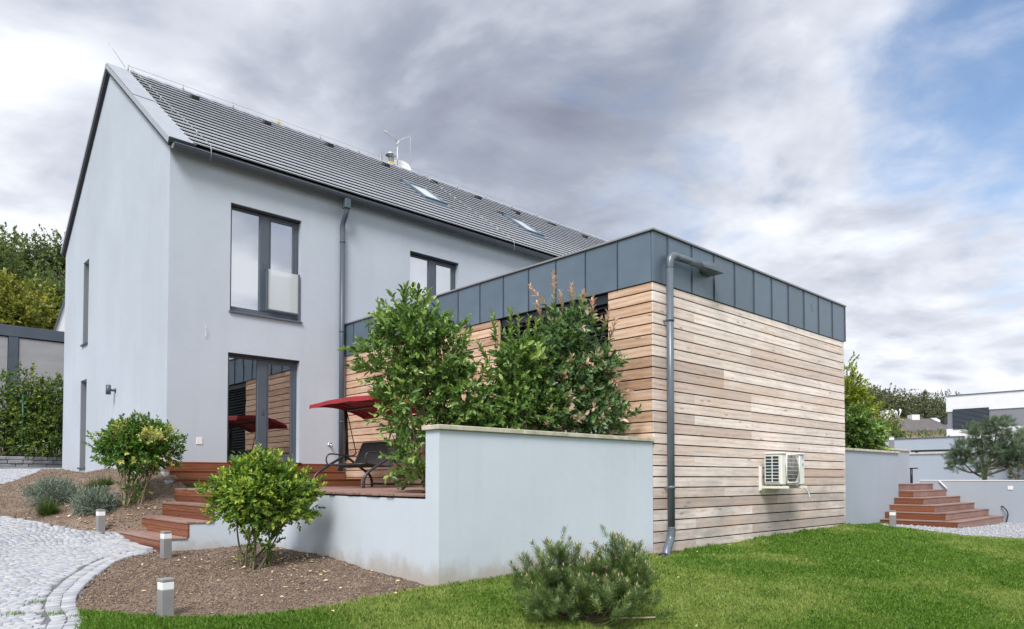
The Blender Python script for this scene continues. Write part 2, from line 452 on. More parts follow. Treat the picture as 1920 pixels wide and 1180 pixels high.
class MB:
    """collects shapes, links them as one mesh object"""
    def __init__(s): s.v = []; s.f = []; s.sm = []
    def add(s, vs, fs, smooth=False):
        n = len(s.v); s.v += [tuple(p) for p in vs]
        s.f += [tuple(i + n for i in f) for f in fs]; s.sm += [smooth] * len(fs); return s
    def box(s, a, b, ch=0.0):
        x0, x1 = sorted((a[0], b[0])); y0, y1 = sorted((a[1], b[1])); z0, z1 = sorted((a[2], b[2]))
        if ch <= 0:
            vs = [(x, y, z) for z in (z0, z1) for y in (y0, y1) for x in (x0, x1)]
            return s.add(vs, [(0, 2, 3, 1), (4, 5, 7, 6), (0, 1, 5, 4), (2, 6, 7, 3), (0, 4, 6, 2), (1, 3, 7, 5)])
        c = min(ch, (x1 - x0) * .45, (y1 - y0) * .45, (z1 - z0) * .45)
        vs = []; idx = {}
        for sx, X in ((0, x0), (1, x1)):
            for sy, Y in ((0, y0), (1, y1)):
                for sz, Z in ((0, z0), (1, z1)):
                    dx, dy, dz = (c if sx == 0 else -c), (c if sy == 0 else -c), (c if sz == 0 else -c)
                    idx[sx, sy, sz] = len(vs)
                    vs += [(X, Y + dy, Z + dz), (X + dx, Y, Z + dz), (X + dx, Y + dy, Z)]
        I = lambda sx, sy, sz, k: idx[sx, sy, sz] + k
        fs = []
        for sx in (0, 1): fs.append([I(sx, 0, 0, 0), I(sx, 1, 0, 0), I(sx, 1, 1, 0), I(sx, 0, 1, 0)][::(-1 if sx == 0 else 1)])
        for sy in (0, 1): fs.append([I(0, sy, 0, 1), I(1, sy, 0, 1), I(1, sy, 1, 1), I(0, sy, 1, 1)][::(1 if sy == 0 else -1)])
        for sz in (0, 1): fs.append([I(0, 0, sz, 2), I(1, 0, sz, 2), I(1, 1, sz, 2), I(0, 1, sz, 2)][::(-1 if sz == 0 else 1)])
        for a_ in (0, 1):
            for b_ in (0, 1):
                fs.append([I(a_, b_, 0, 0), I(a_, b_, 1, 0), I(a_, b_, 1, 1), I(a_, b_, 0, 1)])
                fs.append([I(a_, 0, b_, 0), I(a_, 1, b_, 0), I(a_, 1, b_, 2), I(a_, 0, b_, 2)])
                fs.append([I(0, a_, b_, 1), I(1, a_, b_, 1), I(1, a_, b_, 2), I(0, a_, b_, 2)])
                for c_ in (0, 1): fs.append([I(a_, b_, c_, 0), I(a_, b_, c_, 1), I(a_, b_, c_, 2)])
        return s.add(vs, fs)
    def prism(s, poly, ext):
        """poly: list of 3d points (planar), ext: extrusion vector"""
        n = len(poly); e = Vector(ext)
        vs = [tuple(p) for p in poly] + [tuple(Vector(p) + e) for p in poly]
        fs = [tuple(range(n))[::-1], tuple(range(n, 2 * n))] + [(i, (i + 1) % n, (i + 1) % n + n, i + n) for i in range(n)]
        return s.add(vs, fs)
    def tube(s, pts, r, seg=10, cap=True, smooth=True):
        pts = [Vector(p) for p in pts]; n = len(pts)
        rs = r if hasattr(r, '__len__') else [r] * n
        ref = None; rings = []
        for i, p in enumerate(pts):
            t = (pts[min(i + 1, n - 1)] - pts[max(i - 1, 0)]).normalized()
            if ref is None:
                ref = Vector((0, 0, 1)) if abs(t.z) < .9 else Vector((1, 0, 0))
            u = (ref - t * ref.dot(t))
            u = u.normalized() if u.length > 1e-6 else t.orthogonal().normalized()
            v = t.cross(u); ref = u
            rings.append([p + (u * math.cos(2 * math.pi * k / seg) + v * math.sin(2 * math.pi * k / seg)) * rs[i] for k in range(seg)])
        vs = [q for rg in rings for q in rg]; fs = []
        for i in range(n - 1):
            for k in range(seg):
                fs.append((i * seg + k, i * seg + (k + 1) % seg, (i + 1) * seg + (k + 1) % seg, (i + 1) * seg + k))
        s.add(vs, fs, smooth)
        if cap:
            b = len(s.v) - len(vs)
            s.f += [tuple(b + k for k in range(seg))[::-1], tuple(b + (n - 1) * seg + k for k in range(seg))]; s.sm += [False, False]
        return s
    def lathe(s, prof, c=(0, 0, 0), seg=20, axis='z'):
        vs = []; fs = []
        for (r, h) in prof:
            for k in range(seg):
                a = 2 * math.pi * k / seg
                p = (r * math.cos(a), r * math.sin(a), h)
                if axis == 'y': p = (p[0], p[2], p[1])
                if axis == 'x': p = (p[2], p[0], p[1])
                vs.append((c[0] + p[0], c[1] + p[1], c[2] + p[2]))
        for i in range(len(prof) - 1):
            for k in range(seg):
                fs.append((i * seg + k, i * seg + (k + 1) % seg, (i + 1) * seg + (k + 1) % seg, (i + 1) * seg + k))
        return s.add(vs, fs, True)
    def mesh(s, name, off=(0, 0, 0)):
        me = bpy.data.meshes.new(name)
        o = off
        me.from_pydata([(p[0] - o[0], p[1] - o[1], p[2] - o[2]) for p in s.v], [], s.f)
        me.polygons.foreach_set('use_smooth', s.sm)
        bm = bmesh.new(); bm.from_mesh(me); bmesh.ops.recalc_face_normals(bm, faces=bm.faces); bm.to_mesh(me); bm.free()
        return me
    def build(s, name, mat, parent=None, origin_at=None):
        """verts are world coordinates; the object sits on its parent's origin"""
        if parent is not None:
            po = origin(parent)
            at = Vector(origin_at) if origin_at is not None else po
            o = link(name, s.mesh(name, at), mat, parent); o.location = at - po
        else:
            at = Vector(origin_at) if origin_at is not None else Vector((0, 0, 0))
            o = link(name, s.mesh(name, at), mat); o.location = at
        return o


def spline(pts, n=8):
    P_ = [Vector(p) for p in pts]; out = []
    for i in range(len(P_) - 1):
        a, b, c, d = P_[max(i - 1, 0)], P_[i], P_[i + 1], P_[min(i + 2, len(P_) - 1)]
        for k in range(n):
            t = k / n
            out.append(0.5 * ((2 * b) + (c - a) * t + (2 * a - 5 * b + 4 * c - d) * t * t + (3 * b - a - 3 * c + d) * t ** 3))
    out.append(P_[-1]); return out


def board(name, parent, L, W, T, at, mat, axis='x', ch=0.003, lengthwise='x'):
    """a plank of length L (local X), W (local Z), T (local Y), its middle at world point 'at'"""
    b = MB().box((-L / 2, -T / 2, -W / 2), (L / 2, T / 2, W / 2), ch)
    o = link(name, b.mesh(name), mat, parent)
    o.location = Vector(at) - (origin(parent) if parent else Vector((0, 0, 0)))
    if axis == 'y': o.rotation_euler = (0, 0, R(90))
    return o


def plank_flat(name, parent, L, W, T, at, mat, axis='x', ch=0.004):
    b = MB().box((-L / 2, -W / 2, -T / 2), (L / 2, W / 2, T / 2), ch)
    o = link(name, b.mesh(name), mat, parent)
    o.location = Vector(at) - (origin(parent) if parent else Vector((0, 0, 0)))
    if axis == 'y': o.rotation_euler = (0, 0, R(90))
    return o


def np_mesh(name, V, F, mat, parent=None, tip=None, smooth=False):
    """numpy verts and equal-sized faces -> object (world coordinates)"""
    me = bpy.data.meshes.new(name)
    V = np.asarray(V, np.float32); F = np.asarray(F, np.int32)
    if parent is not None: V = V - np.array(origin(parent), np.float32)
    nv, nf, k = len(V), len(F), F.shape[1]
    me.vertices.add(nv); me.vertices.foreach_set('co', V.ravel())
    me.loops.add(nf * k); me.loops.foreach_set('vertex_index', F.ravel())
    me.polygons.add(nf); me.polygons.foreach_set('loop_start', np.arange(0, nf * k, k, dtype=np.int32))
    me.polygons.foreach_set('loop_total', np.full(nf, k, np.int32))
    if smooth: me.polygons.foreach_set('use_smooth', np.ones(nf, bool))
    me.update(calc_edges=True)
    if tip is not None:
        a = me.attributes.new('tip', 'FLOAT', 'POINT'); a.data.foreach_set('value', np.asarray(tip, np.float32))
    return link(name, me, mat, parent)


def unit(v): return v / (np.linalg.norm(v, axis=1, keepdims=True) + 1e-9)


def leaves(name, P, A, N, L, W, tip, mat, parent=None, fold=0.18, simple=False):
    A = unit(A); N = unit(N - A * np.sum(A * N, 1, keepdims=True)); B = np.cross(A, N)
    L = np.asarray(L)[:, None]; W = np.asarray(W)[:, None]
    if simple:
        vs = np.stack([P, P + A * L * .45 - B * W * .5 + N * W * fold, P + A * L, P + A * L * .45 + B * W * .5 + N * W * fold], 1)
        n = len(P); base = np.arange(n)[:, None] * 4
        F = (base + np.array([[0, 1, 2, 3]])).reshape(-1, 4); k = 4
    else:
        up = N * W * fold
        vs = np.stack([P, P + A * L * .3 - B * W * .44 + up, P + A * L * .68 - B * W * .40 + up * .7, P + A * L - N * L * .12,
                       P + A * L * .68 + B * W * .40 + up * .7, P + A * L * .3 + B * W * .44 + up], 1)
        n = len(P); base = np.arange(n)[:, None] * 6
        F = np.concatenate([base + np.array([[0, 1, 2, 3]]), base + np.array([[0, 3, 4, 5]])], 0); k = 6
    return np_mesh(name, vs.reshape(-1, 3), F, mat, parent, np.repeat(np.asarray(tip), k))


def twig_leaves(O, Dv, tl, per, L, spread=1.0, jit=0.25, tipn=0):
    """leaves spiralled around twigs. O origins, Dv directions, tl twig lengths"""
    n = len(O); Dv = unit(Dv)
    k = np.tile(np.arange(per), n); i = np.repeat(np.arange(n), per)
    t = (k + rng.random(len(k))) / per
    ref = np.where(np.abs(Dv[:, 2:3]) < .9, np.array([[0, 0, 1.]]), np.array([[1., 0, 0]]))
    U = unit(np.cross(Dv, ref)); Vv = np.cross(Dv, U)
    ang = k * 2.4 + np.repeat(rng.random(n) * 6.28, per)
    Rd = U[i] * np.cos(ang)[:, None] + Vv[i] * np.sin(ang)[:, None]
    P = O[i] + Dv[i] * (t * tl[i])[:, None]
    out = (spread * (1.15 - .75 * t))[:, None]
    A = unit(Dv[i] + Rd * out + rng.normal(0, jit, (len(i), 3)))
    N = unit(Dv[i] * .8 - Rd * .5 + np.array([0, 0, .35]) + rng.normal(0, jit, (len(i), 3)))
    LL = L * (0.65 + .6 * rng.random(len(i)))
    return P, A, N, LL, t, i


def stems(base, tops, r0, r1, parent, name='stem', mat='bark', seg=6, wig=0.06, bs=.06):
    for tpt in tops:
        b = Vector(base) + Vector((random.uniform(-bs, bs), random.uniform(-bs, bs), -.04))
        t_ = Vector(tpt); d = t_ - b
        pts = [b, b + d * .33 + Vector((random.uniform(-wig, wig), random.uniform(-wig, wig), .02)), b + d * .68 + Vector((random.uniform(-wig, wig), random.uniform(-wig, wig), .02)), t_]
        sp = spline(pts, 4)
        MB().tube(sp, [r0 + (r1 - r0) * i / (len(sp) - 1) for i in range(len(sp))], seg).build(name, mat, parent)


# smooth value noise for meshes
_G = np.random.default_rng(3).random((256, 256))


def vnoise(x, y):
    xi = np.floor(x).astype(int); yi = np.floor(y).astype(int); fx = x - xi; fy = y - yi
    fx = fx * fx * (3 - 2 * fx); fy = fy * fy * (3 - 2 * fy)
    g = lambda a, b: _G[a & 255, b & 255]
    return (g(xi, yi) * (1 - fx) + g(xi + 1, yi) * fx) * (1 - fy) + (g(xi, yi + 1) * (1 - fx) + g(xi + 1, yi + 1) * fx) * fy


def fbm(x, y, o=4):
    v = 0; a = .5
    for k in range(o): v = v + a * vnoise(x * 2 ** k + 17 * k, y * 2 ** k + 9 * k); a *= .5
    return v - .5


def inpoly(x, y, poly):
    x = np.asarray(x); y = np.asarray(y); r = np.zeros(x.shape, bool); n = len(poly)
    for i in range(n):
        x1, y1 = poly[i]; x2, y2 = poly[(i + 1) % n]
        c = (y1 > y) != (y2 > y)
        r ^= c & (x < (x2 - x1) * (y - y1) / ((y2 - y1) if y2 != y1 else 1e-9) + x1)
    return r


# ------------------------------------------------------------------ terrain heights (metres above the wooden deck)
CP = np.array([(-3.67, -.02, -.93), (-3.67, 1.23, -.88), (-3.67, 2.36, -.80), (-3.67, 3.07, -.80), (-3.67, 4.2, -.76), (-1.8, 0, -.90), (0, 0, -.87), (3, 0, -.83), (6.4, 0, -.76), (8.4, 0, -.83), (8.4, -1.4, -.86), (12, -1.6, -.89),
  (-4.1, -1.6, -1.08), (-2, -2, -1.05), (2, -3, -1.0), (6, -3, -.92), (8, -5, -.97), (12, -6, -.95), (0, -8, -1.3), (-8, -5.8, -1.42), (-4, -5, -1.33), (-7, -2, -1.25),
  (-5.25, 4.3, -.80), (-5.25, 6.2, -.70), (-6.3, 8.4, -.45), (-8, 8.4, -.45), (-9, 14, .10), (-5.6, 13.8, .04), (-4.9, 18.7, .48), (-3.74, 8.3, .36), (-3.74, 12, .41), (-3.74, 17, .42), (-3.8, 7.6, .1), (-4.25, 6.9, -.2), (-4.7, 6.5, -.45), (-4.63, 7.3, -.2), (-4.3, 9.5, .12), (-4.6, 12, .18),
  (-6, 19, .5), (-9, 21, .6), (-12, 21, .6), (-9.5, 2, -1.0), (-8, 4, -.85), (-12, 8, -.4), (2, 4, -.8), (4, 12, .3), (14, -2, -.7), (14, 6, -.6), (2, 18, .4),
  (-40, -40, -1.5), (40, -40, -1.2), (40, 40, 0), (-40, 40, .8), (0, 40, .6), (40, 0, -.5), (-40, 0, -.4), (0, -40, -1.4)])
_n = len(CP)
_phi = lambda r: np.sqrt(r * r + .25)
_A = np.zeros((_n + 1, _n + 1))
_A[:_n, :_n] = _phi(np.linalg.norm(CP[:, None, :2] - CP[None, :, :2], axis=2)) - np.eye(_n) * .05
_A[_n, :_n] = 1; _A[:_n, _n] = 1
_w = np.linalg.solve(_A, np.append(CP[:, 2], 0))


def TZ(x, y):
    x = np.asarray(x, float); y = np.asarray(y, float)
    r = np.sqrt((x[..., None] - CP[:, 0]) ** 2 + (y[..., None] - CP[:, 1]) ** 2)
    return _phi(r) @ _w[:_n] + _w[_n]


def gz(x, y): return float(TZ(x, y))


def sheet(name, poly, step, mat, lift=0.0, rough=None, parent=None, clip=None):
    xs = [p[0] for p in poly]; ys = [p[1] for p in poly]
    gx = np.arange(min(xs), max(xs) + step, step); gy = np.arange(min(ys), max(ys) + step, step)
    X, Y = np.meshgrid(gx, gy, indexing='ij')
    keep = inpoly(X[:-1, :-1] + step / 2, Y[:-1, :-1] + step / 2, poly)
    Z = TZ(X, Y) + lift
    if rough: Z = Z + rough(X, Y)
    ny = len(gy)
    I, J = np.where(keep)
    a = I * ny + J
    F = np.stack([a, a + ny, a + ny + 1, a + 1], 1)
    used, inv = np.unique(F, return_inverse=True)
    V = np.stack([X.ravel(), Y.ravel(), Z.ravel()], 1)[used]
    return np_mesh(name, V, inv.reshape(F.shape), mat, parent, smooth=True)

# ================================================================== SETTING
ax = np.concatenate([-np.geomspace(1600, 42, 14), np.arange(-40, 40.1, .5), np.geomspace(42, 1600, 14)])
GX, GY = np.meshgrid(ax, ax, indexing='ij')
GZ = TZ(GX, GY) - .07
GZ = GZ - 1.3 * ((GX > -3.4) & (GX < 17.5) & (GY > .9) & (GY < 16.9) & ((GX < 6) | (GY > 8.6)))      # excavated below deck and buildings
nn = len(ax)
I, J = np.meshgrid(np.arange(nn - 1), np.arange(nn - 1), indexing='ij')
a0 = (I * nn + J).ravel()
tag(np_mesh('ground', np.stack([GX.ravel(), GY.ravel(), GZ.ravel()], 1), np.stack([a0, a0 + nn, a0 + nn + 1, a0 + 1], 1), 'field', smooth=True), kind='structure')

BED_EDGE = [(-5.05, 4.32), (-5.39, 4.12), (-5.70, 3.72), (-5.93, 3.25), (-6.14, 2.82), (-6.29, 2.44), (-6.41, 2.12), (-6.48, 1.85), (-6.53, 1.60), (-6.55, 1.40), (-6.58, 1.1), (-6.68, .76), (-6.9, 0), (-7.5, -1.5)]
BED_R = [(-3.64, 4.25)] + BED_EDGE[:10] + [(-6.40, 1.15), (-6.10, .68), (-5.57, .30), (-4.96, .05), (-4.43, 0.0), (-3.9, .0), (-3.64, .05)]
BED_L = [(-3.7, 5.9), (-5.04, 5.9), (-5.12, 6.15), (-5.2, 6.3), (-5.74, 7.08), (-6.25, 8.35), (-6.7, 10.5), (-6.4, 12.6), (-5.59, 13.63), (-5.05, 14.61), (-4.53, 15.97), (-4.25, 17.3), (-3.7, 17.3)]
PATH = BED_EDGE + [(-10, -2), (-12, 2), (-12, 10), (-10, 19.4), (-3.0, 19.4), (-3.6, 17.2), (-4.21, 17.3), (-4.53, 15.97), (-5.05, 14.61), (-5.59, 13.63), (-6.4, 12.6), (-6.7, 10.5), (-6.25, 8.35), (-5.74, 7.08), (-5.2, 6.3), (-5.05, 6.2)]
LAWN = [(-3.66, .03), (-3.9, .0), (-4.43, 0.0), (-4.96, .05), (-5.57, .30), (-6.10, .68), (-6.40, 1.15), (-6.55, 1.40), (-6.58, 1.1), (-6.68, .76), (-6.9, 0), (-7.5, -1.5), (-10, -2), (-10, -9), (13, -9), (11, -5.5), (7.4, -3.6), (6.82, -2.82), (6.65, -1.9), (6.98, -1.1), (7.3, -.44), (8.5, -.05), (8.5, .1), (6.2, .1), (0, .02)]
GRAVEL = [(7.3, -.44), (6.98, -1.1), (6.65, -1.9), (6.82, -2.82), (7.4, -3.6), (11, -5.5), (12.1, -5.5), (12.1, 0.1), (8.4, .1)]


def soil_rough(X, Y): return fbm(X * 2.3, Y * 2.3, 3) * .05 + fbm(X * 11, Y * 11, 3) * .045 + np.maximum(fbm(X * 24 + 5, Y * 24, 2), .04) * .05


tag(sheet('flower_bed', BED_R, .022, 'soil', -.005, soil_rough), kind='structure')
tag(sheet('flower_bed', BED_L, .03, 'soil', -.005, soil_rough), kind='structure')
tag(sheet('lawn', LAWN, .10, 'turf', -.004, lambda X, Y: fbm(X * .7, Y * .7, 3) * .06), kind='structure')
path = tag(sheet('path', PATH, .12, 'mortar', -.004), kind='structure')
tag(sheet('gravel_bed', GRAVEL, .08, 'gravel_mat', .0, lambda X, Y: fbm(X * 9, Y * 9, 2) * .02), kind='structure')

# -------- granite setts of the path
fieldpts = []


def arc_offset(poly, off):
    out = []
    for i, p in enumerate(poly):
        a = Vector(poly[max(i - 1, 0)]); b = Vector(poly[min(i + 1, len(poly) - 1)]); t = (b - a).normalized()
        out.append((p[0] + t.y * off * 1.0, p[1] - t.x * off * 1.0))
    return out


def resample(poly, step):
    out = []; carry = 0
    for a, b in zip(poly[:-1], poly[1:]):
        a = Vector(a); b = Vector(b); L = (b - a).length; t = carry
        while t < L:
            p = a + (b - a) * (t / L); out.append((p.x, p.y, math.atan2(b.y - a.y, b.x - a.x))); t += step
        carry = t - L
    return out


setts = []      # x, y, angle, sx, sy
sgn = 1.0
for row, off in ((0, .06), (1, .180)):
    for (x, y, a) in resample(arc_offset([tuple(p[:2]) for p in spline([(p[0], p[1], 0) for p in BED_EDGE], 4)], off), .112):
        setts.append((x, y, a, .108, .112))
kerb_n = len(setts)
edge_f = np.array([tuple(p[:2]) for p in spline([(p[0], p[1], 0) for p in BED_EDGE], 6)])
v = -9.0
k = 0
while v < 17.5:
    u = -11.0 + (k % 2) * .055
    while u < -3:
        du = .066 + .024 * random.random()
        x = u + du / 2
        y = v + .09 * math.cos((u + 11) * 2 * math.pi / 1.25) + .04 * math.sin(u * 2.3) + random.uniform(-.012, .012)
        ang = math.atan(-.09 * 2 * math.pi / 1.25 * math.sin((u + 11) * 2 * math.pi / 1.25))
        u += du * max(.55, math.cos(ang))
        # only the part of the path within sight of the viewpoint, plus a margin
        fx, fy = x - EYE[0], y - EYE[1]
        dep = fx * .682 + fy * .731; rt = fx * .731 - fy * .682
        if dep < 4.2 or rt < -.80 * dep - .6: continue
        d = np.hypot(edge_f[:, 0] - x, edge_f[:, 1] - y).min()
        if d < .285: continue
        fieldpts.append((x, y, ang * .9 + random.uniform(-.09, .09), du * 1.0, .075 + .007 * random.random()))
    v += .078
    k += 1
fp = np.array(fieldpts)
ok = inpoly(fp[:, 0], fp[:, 1], PATH)
setts += [tuple(p) for p in fp[ok]]
setts.sort(key=lambda p: math.hypot(p[0] - EYE[0], p[1] - EYE[1]))


def sett_verts(sx, sy, h, r):
    jx = lambda: r.uniform(-.05, .05) * sx
    lo = [(-sx / 2, -sy / 2), (sx / 2, -sy / 2), (sx / 2, sy / 2), (-sx / 2, sy / 2)]
    lo = [(p[0] + jx(), p[1] + jx()) for p in lo]
    vs = [(p[0], p[1], -.05) for p in lo] + [(p[0], p[1], h - .0035) for p in lo] + [(p[0] * .92, p[1] * .92, h + r.uniform(-.0015, .002)) for p in lo]
    fs = [(0, 1, 5, 4), (1, 2, 6, 5), (2, 3, 7, 6), (3, 0, 4, 7), (4, 5, 9, 8), (5, 6, 10, 9), (6, 7, 11, 10), (7, 4, 8, 11), (8, 9, 10, 11)]
    return vs, fs


protos = []
for i in range(12):
    mb = MB(); vs, fs = sett_verts(.10, .098, .010, random); mb.add(vs, fs)
    me = mb.mesh('sett'); me.materials.append(M['sett']); protos.append(me)
for i, (x, y, a, sx, sy) in enumerate(setts[:300]):
    o = bpy.data.objects.new('sett', protos[i % 12]); COL.objects.link(o); o.parent = path
    o.location = (x, y, gz(x, y) + random.uniform(-.004, .004))
    o.rotation_euler = (random.uniform(-.03, .03), random.uniform(-.03, .03), a)
    o.scale = (sx / .10, sy / .098, 1)
rest = setts[300:]
rx = np.array([p[0] for p in rest]); ry = np.array([p[1] for p in rest]); rz = TZ(rx, ry)
V = []; F = []
for (x, y, a, sx, sy), z in zip(rest, rz):
    vs, fs = sett_verts(sx, sy, .010, random)
    ca, sa = math.cos(a), math.sin(a); n0 = len(V); dz = random.uniform(-.0025, .0025); tx, ty = random.uniform(-.02, .02), random.uniform(-.02, .02)
    V += [(x + p[0] * ca - p[1] * sa, y + p[0] * sa + p[1] * ca, z + p[2] + dz + p[0] * tx + p[1] * ty) for p in vs]
    F += [tuple(q + n0 for q in f) for f in fs]
tag(np_mesh('paving_setts', V, F, 'sett_mass', path), kind='stuff')

# concrete edging between path and the wooden steps
tag(MB().box((-5.22, 4.22, gz(-5.2, 4.6) - .2), (-5.13, 6.2, -.735), .006).build('kerb', 'concrete'), kind='structure')

# -------- soil crumbs
OCT = np.array([(1, 0, 0), (-1, 0, 0), (0, 1, 0), (0, -1, 0), (0, 0, 1), (0, 0, -1)], float)
OCF = np.array([(0, 2, 4), (2, 1, 4), (1, 3, 4), (3, 0, 4), (2, 0, 5), (1, 2, 5), (3, 1, 5), (0, 3, 5)])


def crumbs(name, poly, n, s0, s1, mat, label, cat, lift=.0, bias=None):
    xs = [p[0] for p in poly]; ys = [p[1] for p in poly]
    x = rng.uniform(min(xs), max(xs), n * 3); y = rng.uniform(min(ys), max(ys), n * 3)
    k_ = inpoly(x, y, poly)
    x, y = x[k_][:n], y[k_][:n]; z = TZ(x, y) + lift
    if bias: z = z + bias(x, y)
    s = s0 + (s1 - s0) * rng.random(len(x)) ** 3
    sc3 = s[:, None, None] * (0.55 + .9 * rng.random((len(x), 6, 1)))
    V_ = OCT[None] * sc3; th = rng.random(len(x)) * 6.28
    c_, s_ = np.cos(th)[:, None], np.sin(th)[:, None]
    V_ = np.stack([V_[:, :, 0] * c_ - V_[:, :, 1] * s_, V_[:, :, 0] * s_ + V_[:, :, 1] * c_, V_[:, :, 2] * .7], 2)
    V_ = V_ + np.stack([x, y, z + s * .15], 1)[:, None, :]
    F_ = (np.arange(len(x))[:, None, None] * 6 + OCF[None]).reshape(-1, 3)
    return tag(np_mesh(name, V_.reshape(-1, 3), F_, mat), label, cat, kind='stuff')


crumbs('soil_crumbs', BED_R, 42000, .003, .014, 'clod', 'loose crumbs of brown soil on the round bed', 'soil', -.004, soil_rough)
crumbs('soil_crumbs', BED_L, 22000, .004, .018, 'clod', 'loose crumbs of brown soil on the sloping bed by the gable', 'soil', -.004, soil_rough)
crumbs('gravel', GRAVEL, 12000, .010, .030, 'sett_mass', 'pale grey gravel around the right wooden steps', 'gravel', .004)


def litter(name, pts, label):
    P_ = []; 
    for (cx, cy, sd, n) in pts:
        P_.append(np.stack([rng.normal(cx, sd, n), rng.normal(cy, sd, n)], 1))
    P_ = np.concatenate(P_); k_ = inpoly(P_[:, 0], P_[:, 1], BED_R) | inpoly(P_[:, 0], P_[:, 1], BED_L); P_ = P_[k_]
    z = TZ(P_[:, 0], P_[:, 1]) + soil_rough(P_[:, 0], P_[:, 1]) + .012
    n = len(P_); A = np.concatenate([rng.normal(0, 1, (n, 2)), rng.normal(0, .15, (n, 1))], 1)
    N = np.tile([0, 0, 1.], (n, 1)) + rng.normal(0, .25, (n, 3))
    return tag(leaves(name, np.column_stack([P_, z]), A, N, .035 + .035 * rng.random(n), .02 + .02 * rng.random(n), np.zeros(n), 'dry_leaf', simple=True), label, 'leaves', kind='stuff')


litter('fallen_leaves', [(-4.3, 2.4, .45, 150), (-5.2, 2.4, .9, 40), (-4.3, 1.2, .35, 25)], 'dry yellow leaves scattered on the round bed')
litter('fallen_leaves', [(-4.75, 6.8, .35, 120), (-5.0, 6.5, .25, 50), (-5.3, 7.6, .5, 40)], 'dry yellow leaves scattered on the sloping bed')

# -------- lawn grass
n_try = 1900000
gx_ = rng.uniform(-7.6, 9.0, n_try); gy_ = rng.uniform(-5.0, 1.4, n_try)
fx, fy = gx_ - EYE[0], gy_ - EYE[1]
dep = fx * .682 + fy * .731; rt = fx * .731 - fy * .682
vis = (dep > 3.6) & (np.abs(rt) < .78 * dep + .5)
prob = np.clip(5.2 / np.maximum(dep, .1), .05, 1.0) ** 1.6
kp = vis & (rng.random(n_try) < prob)
gx_, gy_, dep = gx_[kp], gy_[kp], dep[kp]
kp = inpoly(gx_ + rng.normal(0, .02, len(gx_)), gy_ + rng.normal(0, .025, len(gx_)), LAWN) & ((gy_ < .015 + .2 * (gx_ > 6.5)) | (gx_ < -3.66)) & ~((gx_ > -3.68) & (gx_ < 6.42) & (gy_ > -.01))
gx_, gy_, dep = gx_[kp], gy_[kp], dep[kp]
n = len(gx_)
lz = fbm(gx_ * .7, gy_ * .7, 3) * .06
clump = fbm(gx_ * 2.2, gy_ * 2.2, 3); cl2 = fbm(gx_ * 8, gy_ * 8, 2)
h = (.036 + .042 * np.clip(clump + .25, 0, 1) + .03 * cl2) * (0.6 + .8 * rng.random(n))
h *= 1 + .5 * np.exp(-(np.abs(gy_ + .03) / .12)) * (gx_ < 6.5)          # longer along the walls where the mower does not reach
lean = rng.normal(0, .34, (n, 2)) + np.stack([cl2 * .6, clump * .6], 1)
ang = rng.random(n) * 6.28
wd_ = (.0019 + .0015 * rng.random(n)) * np.clip(dep / 5.0, 1, 2.6)
B = np.stack([np.cos(ang) * wd_, np.sin(ang) * wd_, np.zeros(n)], 1)
P0 = np.stack([gx_, gy_, TZ(gx_, gy_) + lz - .01], 1)
mid_ = P0 + np.stack([lean[:, 0] * h * .35, lean[:, 1] * h * .35, h * .6], 1)
tipp = P0 + np.stack([lean[:, 0] * h * 1.0, lean[:, 1] * h * 1.0, h * (1 - .2 * np.hypot(lean[:, 0], lean[:, 1]))], 1)
V = np.stack([P0 - B, P0 + B, mid_ + B * .8, tipp, mid_ - B * .8], 1).reshape(-1, 3)
dry = np.clip((fbm(gx_ * .9 + 31, gy_ * .9, 4) + .03) * 3.2, 0, .62) * (rng.random(n) < .8) + (rng.random(n) < .07) * .6
b5 = np.arange(n)[:, None] * 5
F = (b5 + np.array([[0, 1, 2, 3, 4]]))
tag(np_mesh('grass', V, F, 'grass_blade', tip=np.repeat(dry, 5)), 'short green lawn grass in front of the annex', 'grass', kind='stuff')
# weeds between the setts
wx = np.concatenate([rng.normal(cx, .05, 90) for cx, cy in ((-7.0, 1.55), (-6.75, 1.35), (-6.8, 1.9), (-6.62, 1.15), (-7.6, 3.6), (-7.35, 3.75))])
wy = np.concatenate([rng.normal(cy, .03, 90) for cx, cy in ((-7.0, 1.55), (-6.75, 1.35), (-6.8, 1.9), (-6.62, 1.15), (-7.6, 3.6), (-7.35, 3.75))])
n = len(wx); A = np.stack([rng.normal(0, .5, n), rng.normal(0, .5, n), np.ones(n)], 1)
tag(leaves('path_weeds', np.stack([wx, wy, TZ(wx, wy)], 1), A, rng.normal(0, 1, (n, 3)), .02 + .03 * rng.random(n), np.full(n, .005), np.zeros(n), 'grass_blade', simple=True), 'small grass weeds growing in the path joints', 'weeds', kind='stuff')

# ================================================================== HOUSE
XG, YF, YB, ZW = -3.74, 8.30, 17.15, 6.50
house = empty('house', (XG, YF, 0), 'two storey pale blue grey plastered house with steep grey tiled roof', 'house')


